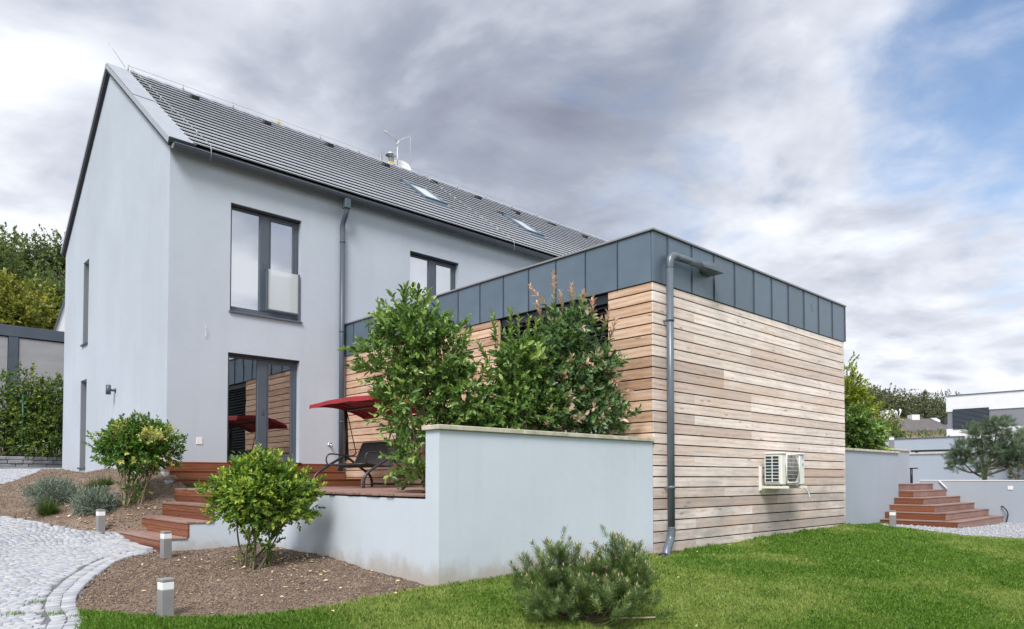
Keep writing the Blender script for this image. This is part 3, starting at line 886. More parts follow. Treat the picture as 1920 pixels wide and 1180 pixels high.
def grid_wall(mb, us, vs, holes, pt, depth_vec):
    """rectangular wall split around openings; pt(u,v) -> point; reveals go along depth_vec"""
    U = sorted(set(us) | {h[0] for h in holes} | {h[1] for h in holes}); Vv = sorted(set(vs) | {h[2] for h in holes} | {h[3] for h in holes})
    for i in range(len(U) - 1):
        for j in range(len(Vv) - 1):
            cu, cv = (U[i] + U[i + 1]) / 2, (Vv[j] + Vv[j + 1]) / 2
            if any(h[0] < cu < h[1] and h[2] < cv < h[3] for h in holes): continue
            mb.add([pt(U[i], Vv[j]), pt(U[i + 1], Vv[j]), pt(U[i + 1], Vv[j + 1]), pt(U[i], Vv[j + 1])], [(0, 1, 2, 3)])
    d = Vector(depth_vec)
    for (u0, u1, v0, v1) in holes:
        c = [Vector(pt(u0, v0)), Vector(pt(u1, v0)), Vector(pt(u1, v1)), Vector(pt(u0, v1))]
        for a, b in ((0, 1), (1, 2), (2, 3), (3, 0)):
            mb.add([c[a], c[b], c[b] + d, c[a] + d], [(0, 1, 2, 3)])


W1 = (-2.585, -1.075, 3.51, 5.68); W2 = (1.73, 3.23, 3.51, 5.66); DR = (-2.61, -1.09, .50, 2.67)
XE = 18.0
mb = MB()
grid_wall(mb, [XG, XE], [-1.0, ZW + .12], [W1, W2, DR], lambda u, v: (u, YF, v), (0, .19, 0))
mb.build('front_wall', 'plaster', house)
mb = MB()
S1 = (14.45, 15.02, 3.58, 5.71); S2 = (14.50, 15.14, .44, 2.67)
grid_wall(mb, [YF, YB], [-1.0, ZW], [S1, S2], lambda u, v: (XG, u, v), (.27, 0, 0))
mb.add([(XG, YF, ZW), (XG, YB, ZW), (XG, 12.70, 9.80)], [(0, 1, 2)])
mb.build('gable_wall', 'plaster', house)
mb = MB()
mb.add([(XG, YB, -1), (XE, YB, -1), (XE, YB, ZW), (XG, YB, ZW)], [(0, 1, 2, 3)])
mb.add([(XE, YF, -1), (XE, YB, -1), (XE, YB, ZW), (XE, 12.7, 9.80), (XE, YF, ZW)], [(0, 1, 2, 3, 4)])
mb.build('rear_wall', 'plaster', house)
# rooms behind the glass
mb = MB()
mb.add([(XG + .3, YF + .3, .44), (XE, YF + .3, .44), (XE, 13, .44), (XG + .3, 13, .44)], [(0, 1, 2, 3)])
mb.add([(XG + .3, YF + .3, 3.2), (XE, YF + .3, 3.2), (XE, 13, 3.2), (XG + .3, 13, 3.2)], [(0, 1, 2, 3)])
mb.add([(XG + .3, 13, -.5), (XE, 13, -.5), (XE, 13, 6), (XG + .3, 13, 6)], [(0, 1, 2, 3)])
mb.build('room', 'room', house)
mb = MB().box((-2.75, 9.6, .45), (-2.15, 10.2, 1.35), .01)
mb.box((-2.80, 9.55, 1.35), (-2.10, 10.25, 1.40), .005)
mb.build('cabinet', 'white_plastic', house)


def window(holes, sill=True, blind=False, rail=False, pane='glass', label=None, low=.12):
    x0, x1, z0, z1 = holes
    y = YF + .13
    w_ = MB()
    e = .004
    w_.box((x0 + e, y, z0 + e), (x0 + .075, y + .08, z1 - e), .006); w_.box((x1 - .075, y, z0 + e), (x1 - e, y + .08, z1 - e), .006)
    w_.box((x0 + .075, y + .001, z1 - .075), (x1 - .075, y + .079, z1 - e), .006); w_.box((x0 + .075, y + .001, z0 + e), (x1 - .075, y + .079, z0 + low), .006)
    o = w_.build('window', 'anthracite', house)
    xm = (x0 + x1) / 2 + .0
    MB().box((xm - .10, y - .008, z0 + low), (xm + .10, y + .075, z1 - .075), .008).build('mullion', 'anthracite', o)
    s_ = MB()
    a0_, a1_ = xm + .10, x1 - .075
    s_.box((a0_, y + .012, z0 + low), (a0_ + .045, y + .06, z1 - .075), .006); s_.box((a1_ - .055, y + .012, z0 + low), (a1_, y + .06, z1 - .075), .006)
    s_.box((a0_ + .045, y + .013, z1 - .125), (a1_ - .055, y + .059, z1 - .075), .006); s_.box((a0_ + .045, y + .013, z0 + low), (a1_ - .055, y + .059, z0 + low + .045), .006)
    s_.build('sash', 'anthracite', o)
    for (p0, p1, p2, p3) in ((x0 + .07, xm - .095, z0 + low - .005, z1 - .07), (a0_ + .04, a1_ - .05, z0 + low + .04, z1 - .12)):
        MB().add([(p0, y + .035, p2), (p1, y + .035, p2), (p1, y + .035, p3), (p0, y + .035, p3)], [(0, 1, 2, 3)]).build('pane', pane, o)
    MB().box((xm - .012, y - .03, (z0 + z1) / 2 - .10), (xm + .012, y - .009, (z0 + z1) / 2 + .03), .004).build('handle', 'anthracite', o)
    if blind:
        for q0, q1 in ((x0 + .06, xm - .06), (xm + .06, x1 - .06)):
            MB().box((q0, y + .075, z0 + .05), (q1, y + .078, z1 - .05)).build('blind', 'blind_fabric', o)
    if sill:
        MB().prism([(x0 - .02, YF + .14, z0 + .01), (x0 - .02, YF - .045, z0 - .012), (x0 - .02, YF - .045, z0 - .042), (x0 - .02, YF + .14, z0 - .03)], (x1 - x0 + .04, 0, 0)).build('sill', 'anthracite', o)
    # roller-shutter slot under the lintel
    MB().box((x0 + .003, YF + .05, z1 - .035), (x1 - .003, YF + .125, z1 - .004)).build('blind_box', 'slat_dark', o)
    if rail:
        g = MB().box((xm - .02, YF - .03, z0 + .12), (xm + .02, YF + .012, z0 + .99), .004).box((x1 - .075, YF - .03, z0 + .03), (x1 - .035, YF + .012, z0 + .99), .004)
        g.box((xm + .02, YF - .025, z0 + .12), (x1 - .075, YF + .005, z0 + .155), .003)
        g = g.build('balustrade', 'anthracite', o)
        MB().box((xm + .02, YF - .016, z0 + .155), (x1 - .075, YF - .004, z0 + .985)).build('frosted_pane', 'guard_glass', g)
    return o


window(W1, True, True, True, 'glass_clear')
window(W2, True, True, False, 'glass_clear')
window(DR, False, False, False, 'glass')
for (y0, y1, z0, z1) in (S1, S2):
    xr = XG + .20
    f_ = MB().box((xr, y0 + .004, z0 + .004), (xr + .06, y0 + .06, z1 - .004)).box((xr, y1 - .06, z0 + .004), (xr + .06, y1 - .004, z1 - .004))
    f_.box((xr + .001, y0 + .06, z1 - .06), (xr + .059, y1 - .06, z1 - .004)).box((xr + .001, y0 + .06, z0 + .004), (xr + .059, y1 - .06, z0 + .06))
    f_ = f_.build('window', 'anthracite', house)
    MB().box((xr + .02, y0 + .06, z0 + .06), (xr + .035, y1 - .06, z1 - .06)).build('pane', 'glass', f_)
    MB().box((XG + .012, y1 - .004, z0 + .004), (XG + .2, y1 - .0005, z1 - .004)).build('reveal_grey_sheet', 'cap_metal', f_)  # grey sheet added over the far reveal, darker than the plaster
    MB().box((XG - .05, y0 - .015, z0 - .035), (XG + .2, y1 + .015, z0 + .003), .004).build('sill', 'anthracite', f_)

# -------- roof
EV = Vector((0, 8.10, 6.475)); SV = Vector((0, .8053, .5929)); NV = Vector((0, -.5929, .8053))
SL = 5.70        # slope length


def rp(x, s, n): return Vector((x, 0, 0)) + EV + SV * s + NV * n


XV = XG - .10
mb = MB()
mb.add([rp(XV + .02, 0, 0), rp(XE + .1, 0, 0), rp(XE + .1, SL, 0), rp(XV + .02, SL, 0), rp(XV + .02, 0, -.11), rp(XE + .1, 0, -.11), rp(XE + .1, SL, -.11), rp(XV + .02, SL, -.11)],
       [(0, 1, 2, 3), (4, 7, 6, 5), (0, 4, 5, 1), (0, 3, 7, 4), (1, 5, 6, 2)])
ridge = rp(0, SL, 0)


def mir(p): return Vector((p.x, 2 * ridge.y - p.y, p.z))


far = [mir(rp(x, s, n)) for (x, s, n) in ((XV + .02, 0, 0), (XE + .1, 0, 0), (XE + .1, SL, 0), (XV + .02, SL, 0), (XV + .02, 0, -.11), (XE + .1, 0, -.11), (XE + .1, SL, -.11), (XV + .02, SL, -.11))]
mb.add(far, [(0, 3, 2, 1), (4, 5, 6, 7), (0, 1, 5, 4), (0, 4, 7, 3), (1, 2, 6, 5)])
roof = mb.build('roof', 'roof_under', house)
SK = [(3.20, 3.98, 2.08, 3.42), (7.10, 7.88, 2.14, 3.48)]      # skylights x0,x1,s0,s1
XT = XG + .34
exp_ = .312
nc = 18
for k in range(nc):
    s0 = .03 + k * exp_; s1 = min(s0 + exp_ + .05, SL - .02)
    xs_ = [(XT, XE)]
    for (a, b, c, d) in SK:
        if s0 + exp_ > c and s0 < d:
            out_ = []
            for (p, q) in xs_:
                if p < a and q > b: out_ += [(p, a - .03), (b + .03, q)]
                else: out_.append((p, q))
            xs_ = out_
    c_ = MB()
    for (p, q) in xs_:
        n0, n1 = .079, .020
        c_.add([rp(p, s0, n0), rp(q, s0, n0), rp(q, s1, n1), rp(p, s1, n1), rp(p, s0 + .006, n0 - .026), rp(q, s0 + .006, n0 - .026), rp(q, s1, .004), rp(p, s1, .004)],
               [(0, 1, 2, 3), (4, 7, 6, 5), (0, 4, 5, 1), (0, 3, 7, 4), (1, 5, 6, 2)])
    c_.build('tile_course', 'rooftile', roof)
# far slope, plain
mb = MB(); mb.add([mir(rp(XT, 0, .04)), mir(rp(XE, 0, .04)), mir(rp(XE, SL, .04)), mir(rp(XT, SL, .04))], [(0, 3, 2, 1)])
mb.build('far_slope', 'rooftile', roof)
# ridge caps
x = XG + .42; k = 0
while x < XE - .4:
    r_ = MB(); L_ = .40
    for (q, hgt) in ((0, .030), ):
        pass
    prof = [(-.12, -.055), (-.075, .012), (-.03, .035), (.03, .035), (.075, .012), (.12, -.055)]
    vs = [(x, ridge.y + a, ridge.z + .045 + b * 1.05) for a, b in prof] + [(x + L_, ridge.y + a, ridge.z + .025 + b * .9) for a, b in prof]
    r_.add(vs, [(i, i + 1, i + 7, i + 6) for i in range(5)] + [(0, 1, 2, 3, 4, 5)])
    r_.build('ridge_tile', 'verge_metal', roof)
    x += .385; k += 1
# verge sheet (two lengths with a step) and rake board
v_ = MB()
for (s0, s1, n) in ((-.01, 2.95, .046), (2.94, SL + .01, .060)):
    v_.add([rp(XV, s0, n), rp(XT + .03, s0, n), rp(XT + .03, s1, n), rp(XV, s1, n), rp(XV, s0, n - .012), rp(XT + .03, s0, n - .012), rp(XT + .03, s1, n - .012), rp(XV, s1, n - .012)],
           [(0, 1, 2, 3), (4, 7, 6, 5), (0, 4, 5, 1), (0, 3, 7, 4), (1, 5, 6, 2), (3, 2, 6, 7)])
v_.build('verge_sheet', 'verge_metal', roof)
v_ = MB()
v_.add([rp(XV, -.01, .034), rp(XV, SL, .034), rp(XV, SL, -.06), rp(XV, -.01, -.06), rp(XV + .019, -.01, .034), rp(XV + .019, SL, .034), rp(XV + .019, SL, -.06), rp(XV + .019, -.01, -.06)],
       [(0, 1, 2, 3), (4, 7, 6, 5), (0, 4, 5, 1), (3, 2, 6, 7), (0, 3, 7, 4)])
fr = [mir(p) for p in (rp(XV, -.01, .05), rp(XV, SL, .05), rp(XV, SL, -.03), rp(XV, -.01, -.03), rp(XV + .019, -.01, .05), rp(XV + .019, SL, .05), rp(XV + .019, SL, -.03), rp(XV + .019, -.01, -.03))]
v_.add(fr, [(0, 3, 2, 1), (4, 5, 6, 7), (0, 1, 5, 4), (3, 7, 6, 2), (0, 4, 7, 3)])
v_.build('rake_board', 'verge_metal', roof)
MB().add([rp(XV, -.035, .055), rp(XT + .05, -.035, .055), rp(XT + .05, -.035, -.03), rp(XV, -.035, -.03), rp(XV, -.012, .062), rp(XT + .05, -.012, .062), rp(XT + .05, -.012, -.03), rp(XV, -.012, -.03)],
         [(0, 1, 2, 3), (0, 4, 5, 1), (0, 3, 7, 4), (1, 5, 6, 2)]).build('verge_end_cap', 'anthracite', roof)
# gutter
gy, gz_ = YF - .235, 6.40
prof = [(-.072 * math.cos(t), -.078 * math.sin(t)) for t in np.linspace(0, math.pi, 11)]
g_ = MB()
pts = [(gy + a, gz_ + b) for a, b in prof] + [(gy + a * .93, gz_ + b * .93) for a, b in prof[::-1]]
g_.prism([(XG - .03, p[0], p[1]) for p in pts], (XE - XG, 0, 0))
g_.tube([(XG - .03, gy - .074, gz_ + .004), (XE, gy - .074, gz_ + .004)], .011, 6)
gut = g_.build('gutter', 'anthracite', house)
MB().prism([(XG - .032, p[0], p[1]) for p in [(gy + a * 1.02, gz_ + b * 1.02) for a, b in prof]], (.012, 0, 0)).build('end_cap', 'wire', gut)
for xx in np.arange(XG + 2.0, 12, 2.0):
    MB().prism([(xx, gy + a * 1.07, gz_ + b * 1.07) for a, b in prof] + [(xx, gy + a, gz_ + b) for a, b in prof[::-1]], (.05, 0, 0)).build('bracket', 'anthracite', gut)
MB().box((XG, YF - .16, 6.44), (XE, YF - .02, 6.47)).build('eave_board', 'roof_under', house)
# downpipe in the corner beside the annex
d_ = MB()
d_.box((-.20, gy - .08, 6.12), (-.06, gy + .075, 6.335), .012)
d_.tube(spline([(-.13, gy, 6.13), (-.13, gy + .02, 6.02), (-.14, YF - .12, 5.86), (-.14, YF - .085, 5.75), (-.14, YF - .085, 5.6)], 5), .056, 14)
d_.tube([(-.14, YF - .085, 5.62), (-.14, YF - .085, .20)], .056, 14)
dp = d_.build('downpipe', 'anthracite', house)
for z_ in (5.4, 3.4, 1.4):
    MB().tube([(-.14, YF - .085, z_), (-.14, YF - .085, z_ + .03)], .063, 14).build('clamp', 'anthracite', dp)
# roof vents
for (x_, s_) in ((-2.05, 5.0), (-.22, 5.0), (1.59, 5.0), (3.45, 5.0), (5.18, 4.93), (7.03, 4.98), (8.69, 4.83), (10.52, 4.86), (12.17, 4.74)):
    v_ = MB()
    v_.add([rp(x_ - .10, s_ - .13, .05), rp(x_ + .10, s_ - .13, .05), rp(x_ + .10, s_ + .16, .03), rp(x_ - .10, s_ + .16, .03), rp(x_ - .085, s_ - .12, .15), rp(x_ + .085, s_ - .12, .15), rp(x_ + .07, s_ + .04, .13), rp(x_ - .07, s_ + .04, .13)],
           [(0, 4, 5, 1), (4, 7, 6, 5), (0, 3, 7, 4), (1, 5, 6, 2), (3, 2, 6, 7)])
    v_.build('roof_vent', 'black_plastic', roof)
# skylights
for (a, b, c, d) in SK:
    f_ = MB()
    def bar(x0, x1, s0, s1, n0, n1):
        f_.add([rp(x0, s0, n0), rp(x1, s0, n0), rp(x1, s1, n0), rp(x0, s1, n0), rp(x0, s0, n1), rp(x1, s0, n1), rp(x1, s1, n1), rp(x0, s1, n1)],
               [(0, 3, 2, 1), (4, 5, 6, 7), (0, 1, 5, 4), (3, 7, 6, 2), (0, 4, 7, 3), (1, 2, 6, 5)])
    bar(a, a + .09, c, d, .0, .12); bar(b - .09, b, c, d, .0, .12); bar(a + .09, b - .09, c, c + .10, .0, .118); bar(a + .09, b - .09, d - .12, d, .0, .125)
    bar(a - .06, b + .06, c - .22, c - .002, .03, .075)
    sk = f_.build('skylight', 'fascia_metal', roof)
    p_ = MB(); p_.add([rp(a + .09, c + .1, .09), rp(b - .09, c + .1, .09), rp(b - .09, d - .12, .09), rp(a + .09, d - .12, .09)], [(0, 1, 2, 3)])
    p_.build('pane', 'skylight_glass', sk)
# lightning conductor: ridge wire, slope wires, air rod
lc = MB()
hold = [rp(XG + .35 + i * 1.25, SL, .16) for i in range(14)]
lc.tube([rp(XG + .35, SL, .17)] + hold + [rp(XE, SL, .16)], .0045, 5)
for hp in hold: lc.tube([hp + Vector((0, 0, -.12)), hp + Vector((0, 0, .012))], .014, 5)
for (x0, x1) in ((-3.32, -3.10), (5.02, 4.87)):
    pts = [rp(x0 + (x1 - x0) * t, SL - t * (SL + .02), .13) for t in np.linspace(0, 1, 8)]
    lc.tube(pts + [rp(x1, -.06, .10), Vector((x1, gy - .1, gz_ + .02)), Vector((x1, gy - .085, gz_ - .10)), Vector((x1, gy - .02, gz_ - .14))], .006, 5)
    for q in pts[1:-1]: lc.tube([q - NV * .09, q + NV * .02], .013, 5)
lc.tube([rp(XG + .30, SL, .10), rp(XG + .30, SL, .10) + Vector((-.38, .0, .46))], .005, 5)
lc.build('lightning_conductor', 'wire', roof)
# flue, antenna, dish, vent pipe behind the ridge
YC = 13.1
f_ = MB().tube([(4.32, YC, 9.4), (4.32, YC, 10.33)], .10, 16)
fl = f_.build('flue', 'steel', roof)
MB().lathe([(.0, .10), (.16, .04), (.185, .0), (.18, -.012), (.0, .06)], (4.32, YC, 10.42), 20).build('flue_cap', 'steel', fl)
MB().tube([(4.25, YC - .05, 10.3), (4.25, YC - .05, 10.44)], .008, 5).tube([(4.39, YC - .05, 10.3), (4.39, YC - .05, 10.44)], .008, 5).build('cap_strut', 'steel', fl)
vp = MB().lathe([(.10, -.7), (.10, .02), (.07, .10), (.045, .16), (.045, .34), (0, .34)], (3.94, YC, 10.06), 14).build('vent_pipe', 'bollard_grey', roof)
an = MB().tube([(4.56, YC, 9.5), (4.56, YC, 10.98)], .022, 8).build('antenna_mast', 'zinc', roof)
a_ = MB().tube([(4.56, YC, 10.95), (4.00, YC - .15, 11.04)], .022, 6).tube([(4.56, YC, 10.95), (4.98, YC - .1, 11.22)], .010, 6).tube([(4.52, YC, 10.80), (4.62, YC, 10.96)], .032, 6)
for q in np.linspace(.05, .95, 9):
    p = Vector((4.56, YC, 10.96)).lerp(Vector((4.00, YC - .15, 11.04)), q); a_.tube([p + Vector((.06, .18, 0)), p - Vector((.06, .18, 0))], .005, 4)
a_.tube([(4.98, YC - .1, 11.22), (4.98, YC - .1, 10.25)], .006, 4)
a_.build('antenna', 'zinc', an)
mb = MB().lathe([(0, -.06), (.14, -.045), (.26, -.01), (.34, .03), (.345, .03), (.26, -.022), (.14, -.058), (0, -.075)], (0, 0, 0), 24)
dd = link('satellite_dish', mb.mesh('satellite_dish'), 'house_white', roof)
dd.location = Vector((4.72, YC + .05, 10.12)) - origin(roof); dd.rotation_euler = (R(66), 0, R(-20))
for xx in (.42, 4.12):
    MB().box((xx - .10, ridge.y + .05, ridge.z + .06), (xx + .10, ridge.y + .12, ridge.z + .17), .01).build('marker', 'yellow_paint', roof)
# small things on the walls
MB().box((-3.20, YF - .012, .82), (-3.085, YF + .01, .95), .004).build('socket_plate', 'white_plastic', house)
MB().tube([(-.39, YF + .02, .90), (-.39, YF - .07, .90), (-.37, YF - .10, .87)], .018, 8).tube([(-.43, YF - .05, .93), (-.35, YF - .05, .93)], .012, 6).lathe([(.0, 0), (.035, 0), (.035, .012), (0, .012)], (-.39, YF - .012, .90), 12, 'y').build('tap', 'steel', house)
MB().tube(spline([(-3.06, YF + .01, 3.12), (-3.06, YF - .04, 3.12), (-3.06, YF - .05, 3.08), (-3.05, YF - .035, 3.03), (-3.06, YF - .02, 2.9)], 4), .005, 6).build('cable_stub', 'white_plastic', house)
la = MB().tube([(XG, 11.82, 2.13), (XG - .10, 11.82, 2.13)], .028, 10).lathe([(0, 0), (.05, 0), (.05, .014), (0, .014)], (XG - .014, 11.82, 2.13), 14, 'x').build('wall_lamp', 'anthracite', house)
MB().tube([(XG - .145, 11.82, 2.03), (XG - .145, 11.82, 2.24)], .052, 16).build('lamp_body', 'anthracite', la)

# ================================================================== ANNEX
AX, AZ = 6.40, 3.62
annex = empty('annex', (0, 0, -.9), 'flat roofed annex clad in horizontal larch boards with dark metal fascia', 'annex')
WY0, WY1, WZ0, WZ1 = .79, 3.15, .02, 2.88
mb = MB()
grid_wall(mb, [.035, YF], [-1.0, 2.92], [(WY0, WY1, WZ0, WZ1)], lambda u, v: (.035, u, v), (.22, 0, 0))
mb.add([(.035, .035, -1), (AX - .02, .035, -1), (AX - .02, .035, 2.92), (.035, .035, 2.92)], [(0, 1, 2, 3)])
mb.add([(AX - .02, .035, -1), (AX - .02, YF, -1), (AX - .02, YF, 2.92), (AX - .02, .035, 2.92)], [(0, 1, 2, 3)])
mb.build('core', 'membrane', annex)
mb = MB(); mb.box((.05, .05, 3.50), (AX - .05, YF - .02, 3.54)); mb.build('flat_roof', 'bollard_grey', annex)
mb = MB()
mb.add([(.3, .3, .0), (6, .3, .0), (6, 8, .0), (.3, 8, .0)], [(0, 1, 2, 3)]); mb.add([(4, .3, 0), (4, 8, 0), (4, 8, 2.9), (4, .3, 2.9)], [(0, 1, 2, 3)])
mb.build('room', 'room', annex)
PB = .1515; BH = .1345
rows = [(.0465 + k * PB) for k in range(-6, 19)]      # lower edge of each row
JX = [1.03, 1.85, 2.69, 3.55, 4.44, 5.30]
for r_, z0 in enumerate(rows):
    z1 = min(z0 + BH, 2.876)
    if r_ == 0: z0 = -.905
    if z1 - z0 < .03: continue
    # long side facing the lawn, boards butted at random studs
    js = sorted(random.sample(JX, random.choice((1, 2, 2, 3)))); js = [j for i, j in enumerate(js) if i == 0 or j - js[i - 1] > 1.2]
    xs_ = [0.0] + js + [AX]
    for a, b in zip(xs_[:-1], xs_[1:]):
        board('board', annex, b - a - .003, z1 - z0, .024, ((a + b) / 2, .012, (z0 + z1) / 2), 'larch_weathered', 'x', .0022)
    # side facing the terrace: strip beside the corner, then beyond the window
    segs = [(.026, WY0)]
    js = sorted(random.sample([3.9, 4.75, 5.6, 6.45, 7.3], 2))
    segs += list(zip([WY1 + .055] + js, js + [YF - .01]))
    for a, b in segs:
        board('board', annex, b - a - .003, z1 - z0, .024, (.012, (a + b) / 2, (z0 + z1) / 2), 'larch', 'y', .0022)
# window lining board
o = board('lining_board', annex, WZ1 - .06, .16, .022, (.085, WY1 + .03, (WZ0 + WZ1) / 2), 'larch', 'x'); o.rotation_euler = (0, R(90), 0)
# fascia panels
FZ0, FZ1 = 2.885, 3.585


def fascia(a, b, side, first=False):
    m_ = MB()
    if side == 'x': m_.box((a + .004, -.016, FZ0), (b - .004, .02, FZ1), .006)
    else: m_.box((-.016, a + .004, FZ0), (.02, b - .004, FZ1), .006)
    p = m_.build('fascia_panel', 'fascia_metal', annex, ((a + b) / 2, 0, FZ0) if side == 'x' else (0, (a + b) / 2, FZ0))
    s_ = MB()
    if side == 'x': s_.box((b - .0035, -.034, FZ0 + .004), (b + .0035, -.004, FZ1 - .004))
    else: s_.box((-.034, b - .0035, FZ0 + .004), (-.004, b + .0035, FZ1 - .004))
    s_.build('standing_seam', 'anthracite', p)


xs_ = [-.016] + [.33 + .61 * i for i in range(10)] + [AX + .016]
for a, b in zip(xs_[:-1], xs_[1:]): fascia(a, b, 'x')
ys_ = [.021] + [.60 + .61 * i for i in range(13)]
ys_ = [y for y in ys_ if y < YF - .2] + [YF - .01]
for a, b in zip(ys_[:-1], ys_[1:]): fascia(a, b, 'y')
mb = MB(); mb.box((.021, .021, FZ0 - .004), (AX - .02, YF - .02, FZ1)); mb.build('fascia_backing', 'membrane', annex)
mb = MB(); mb.box((-.045, -.045, FZ1 + .003), (AX + .045, .14, AZ), .006); mb.box((-.045, .141, FZ1 + .003), (.14, YF - .012, AZ), .006); mb.box((AX - .12, .141, FZ1 + .003), (AX + .045, YF - .012, AZ), .006)
cap = mb.build('parapet_cap', 'cap_metal', annex)
for xx in (.75, 2.2, 3.7, 5.2): MB().tube([(xx, .03, AZ - .002), (xx, .03, AZ + .035)], .012, 6).build('clip', 'wire', cap)
# terrace window with venetian blind
yr = .15
f_ = MB()
f_.box((yr, WY0 + .003, WZ0), (yr + .07, WY0 + .08, WZ1 - .004), .005); f_.box((yr, WY1 - .08, WZ0), (yr + .07, WY1 - .003, WZ1 - .004), .005)
f_.box((yr + .001, WY0 + .08, WZ1 - .09), (yr + .069, WY1 - .08, WZ1 - .004), .005); f_.box((yr + .001, WY0 + .08, WZ0), (yr + .069, WY1 - .08, WZ0 + .10), .005)
f_.box((yr + .001, 1.93, WZ0 + .1), (yr + .069, 2.05, WZ1 - .09), .005)
wn = f_.build('window', 'anthracite', annex)
MB().box((yr + .03, WY0 + .08, WZ0 + .1), (yr + .042, 1.93, WZ1 - .09)).build('pane', 'glass', wn)
MB().box((yr + .03, 2.05, WZ0 + .1), (yr + .042, WY1 - .08, WZ1 - .09)).build('pane', 'glass', wn)
MB().box((.05, WY0 + .004, WZ1 - .14), (.14, WY1 - .004, WZ1 - .005), .004).build('blind_box', 'slat_dark', wn)
sl = None
for k in range(23):
    z_ = WZ1 - .18 - k * .078
    if sl is None:
        m_ = MB(); pr = [(-.036, -.022), (-.012, .002), (.016, .012), (.038, .030), (.036, .034), (.014, .017), (-.014, .007), (-.039, -.018)]
        m_.prism([(a, WY0 + .02, b) for a, b in pr], (0, WY1 - WY0 - .04, 0))
        sl = link('slat', m_.mesh('slat'), 'slat_dark', wn); o = sl
    else:
        o = sl.copy(); COL.objects.link(o)
    o.location = Vector((.095, 0, z_)) - origin(wn)
for yy in (WY0 + .35, 1.99, WY1 - .35): MB().tube([(.095, yy, WZ1 - .14), (.095, yy, WZ1 - .18 - 22 * .078)], .0025, 4).build('blind_cord', 'black_plastic', wn)
# rainwater pipe on the corner
py_ = -.105
p_ = MB()
PX = .255
p_.tube(spline([(PX - .19, py_ - .05, -.98), (PX - .20, py_ - .05, -.90), (PX - .15, py_ - .03, -.80), (PX - .03, py_, -.68), (PX, py_, -.58), (PX, py_, -.50)], 6), .056, 16)
p_.tube([(PX, py_, -.52), (PX, py_, 3.12)], .051, 16)
p_.tube(spline([(PX, py_, 3.10), (PX, py_, 3.18), (PX + .03, py_, 3.255), (PX + .10, py_ - .005, 3.29), (PX + .19, py_ - .01, 3.29)], 6), .053, 16)
p_.tube([(PX + .18, py_ - .01, 3.29), (1.00, py_ - .02, 3.29)], .051, 16)
# flattened scupper end
ra = [(1.00, py_ - .02 + .051 * math.cos(t), 3.29 + .051 * math.sin(t)) for t in np.linspace(0, 2 * math.pi, 17)[:-1]]
sq = []
for t in np.linspace(0, 2 * math.pi, 17)[:-1]:
    c_, s_ = math.cos(t), math.sin(t); q = max(abs(c_), abs(s_)); sq.append((1.30, -.135 + .13 * c_ / q, 3.285 + .062 * s_ / q))
sq2 = [(1.43, p[1], p[2]) for p in sq]
p_.add(ra + sq + sq2, [(i, (i + 1) % 16, 16 + (i + 1) % 16, 16 + i) for i in range(16)] + [(16 + i, 16 + (i + 1) % 16, 32 + (i + 1) % 16, 32 + i) for i in range(16)] + [tuple(range(32, 48))])
pipe = p_.build('rainwater_pipe', 'pipe_grey', annex)
for z_ in (2.35, .02): MB().tube([(PX, py_, z_), (PX, py_, z_ + .045)], .058, 16).box((PX - .015, py_ + .03, z_ + .01), (PX + .015, .0, z_ + .035)).build('clamp', 'pipe_grey', pipe)
g_ = MB().tube([(-.10, -.16, -.89), (.08, -.16, -.885)], .05, 12).box((-.18, -.26, -.92), (-.06, -.06, -.865), .01); g_.build('gully', 'black_plastic', pipe)
# little plate on the fascia
MB().box((4.93, -.022, 3.28), (5.0, -.0155, 3.40), .002).build('plate', 'fascia_metal', annex)

# ================================================================== AIR CONDITIONER
ac = empty('air_conditioner', (3.29, -.26, .06), 'cream white air conditioner unit bracketed to the larch boards', 'air conditioner')
X0, X1, Y0, Y1, Z0, Z1 = 2.88, 3.70, -.42, -.11, .065, .585
b_ = MB().box((X0 + .012, Y0 + .012, Z0), (X1, Y1, Z1 - .028), .012); cs = b_.build('casing', 'ac_white', ac)
MB().box((X0 - .006, Y0 - .006, Z1 - .027), (X1 + .006, Y1 + .006, Z1), .012).build('lid', 'ac_white', cs)
cxf, czf, rf = 3.24, .325, .215
MB().lathe([(rf + .012, .0), (rf + .012, -.006), (rf, -.004), (0, -.002)], (cxf, Y0 + .012, czf), 32, 'y').build('fan_shroud', 'membrane', ac)
m_ = MB().lathe([(0, -.006), (.05, -.005), (.055, .004), (0, .004)], (cxf, Y0 + .008, czf), 16, 'y')
for k in range(5):
    a = k * 2 * math.pi / 5; ca, sa = math.cos(a), math.sin(a)
    pr = [(.05, -.03, .0), (.20, -.075, .02), (.205, .06, -.01), (.05, .03, -.02)]
    vs = [(cxf + r * ca - t * sa, Y0 + .006 + d * .15, czf + r * sa + t * ca) for r, t, d in pr]
    m_.add(vs, [(0, 1, 2, 3)])
m_.build('fan', 'tube_grey', ac)
g_ = MB()
zg0, zg1, xg0, xg1 = czf - rf - .01, czf + rf + .01, cxf - rf - .01, cxf + rf + .01
for q in np.linspace(zg0, zg1, 8): g_.tube([(xg0, Y0 - .006, q), (xg1, Y0 - .006, q)], .0028, 5)
for q in np.linspace(xg0, xg1, 15): g_.tube([(q, Y0 - .012, zg0), (q, Y0 - .012, zg1)], .0016, 4)
for (a, b) in (((xg0, zg0), (xg1, zg0)), ((xg1, zg0), (xg1, zg1)), ((xg1, zg1), (xg0, zg1)), ((xg0, zg1), (xg0, zg0))): g_.tube([(a[0], Y0 - .006, a[1]), (b[0], Y0 - .006, b[1])], .011, 6)
g_.build('fan_grille', 'ac_white', ac)
MB().box((X0 + .004, Y0 + .05, Z0 + .04), (X0 + .0125, Y1 - .02, Z1 - .05)).build('coil', 'coil', ac)
g_ = MB()
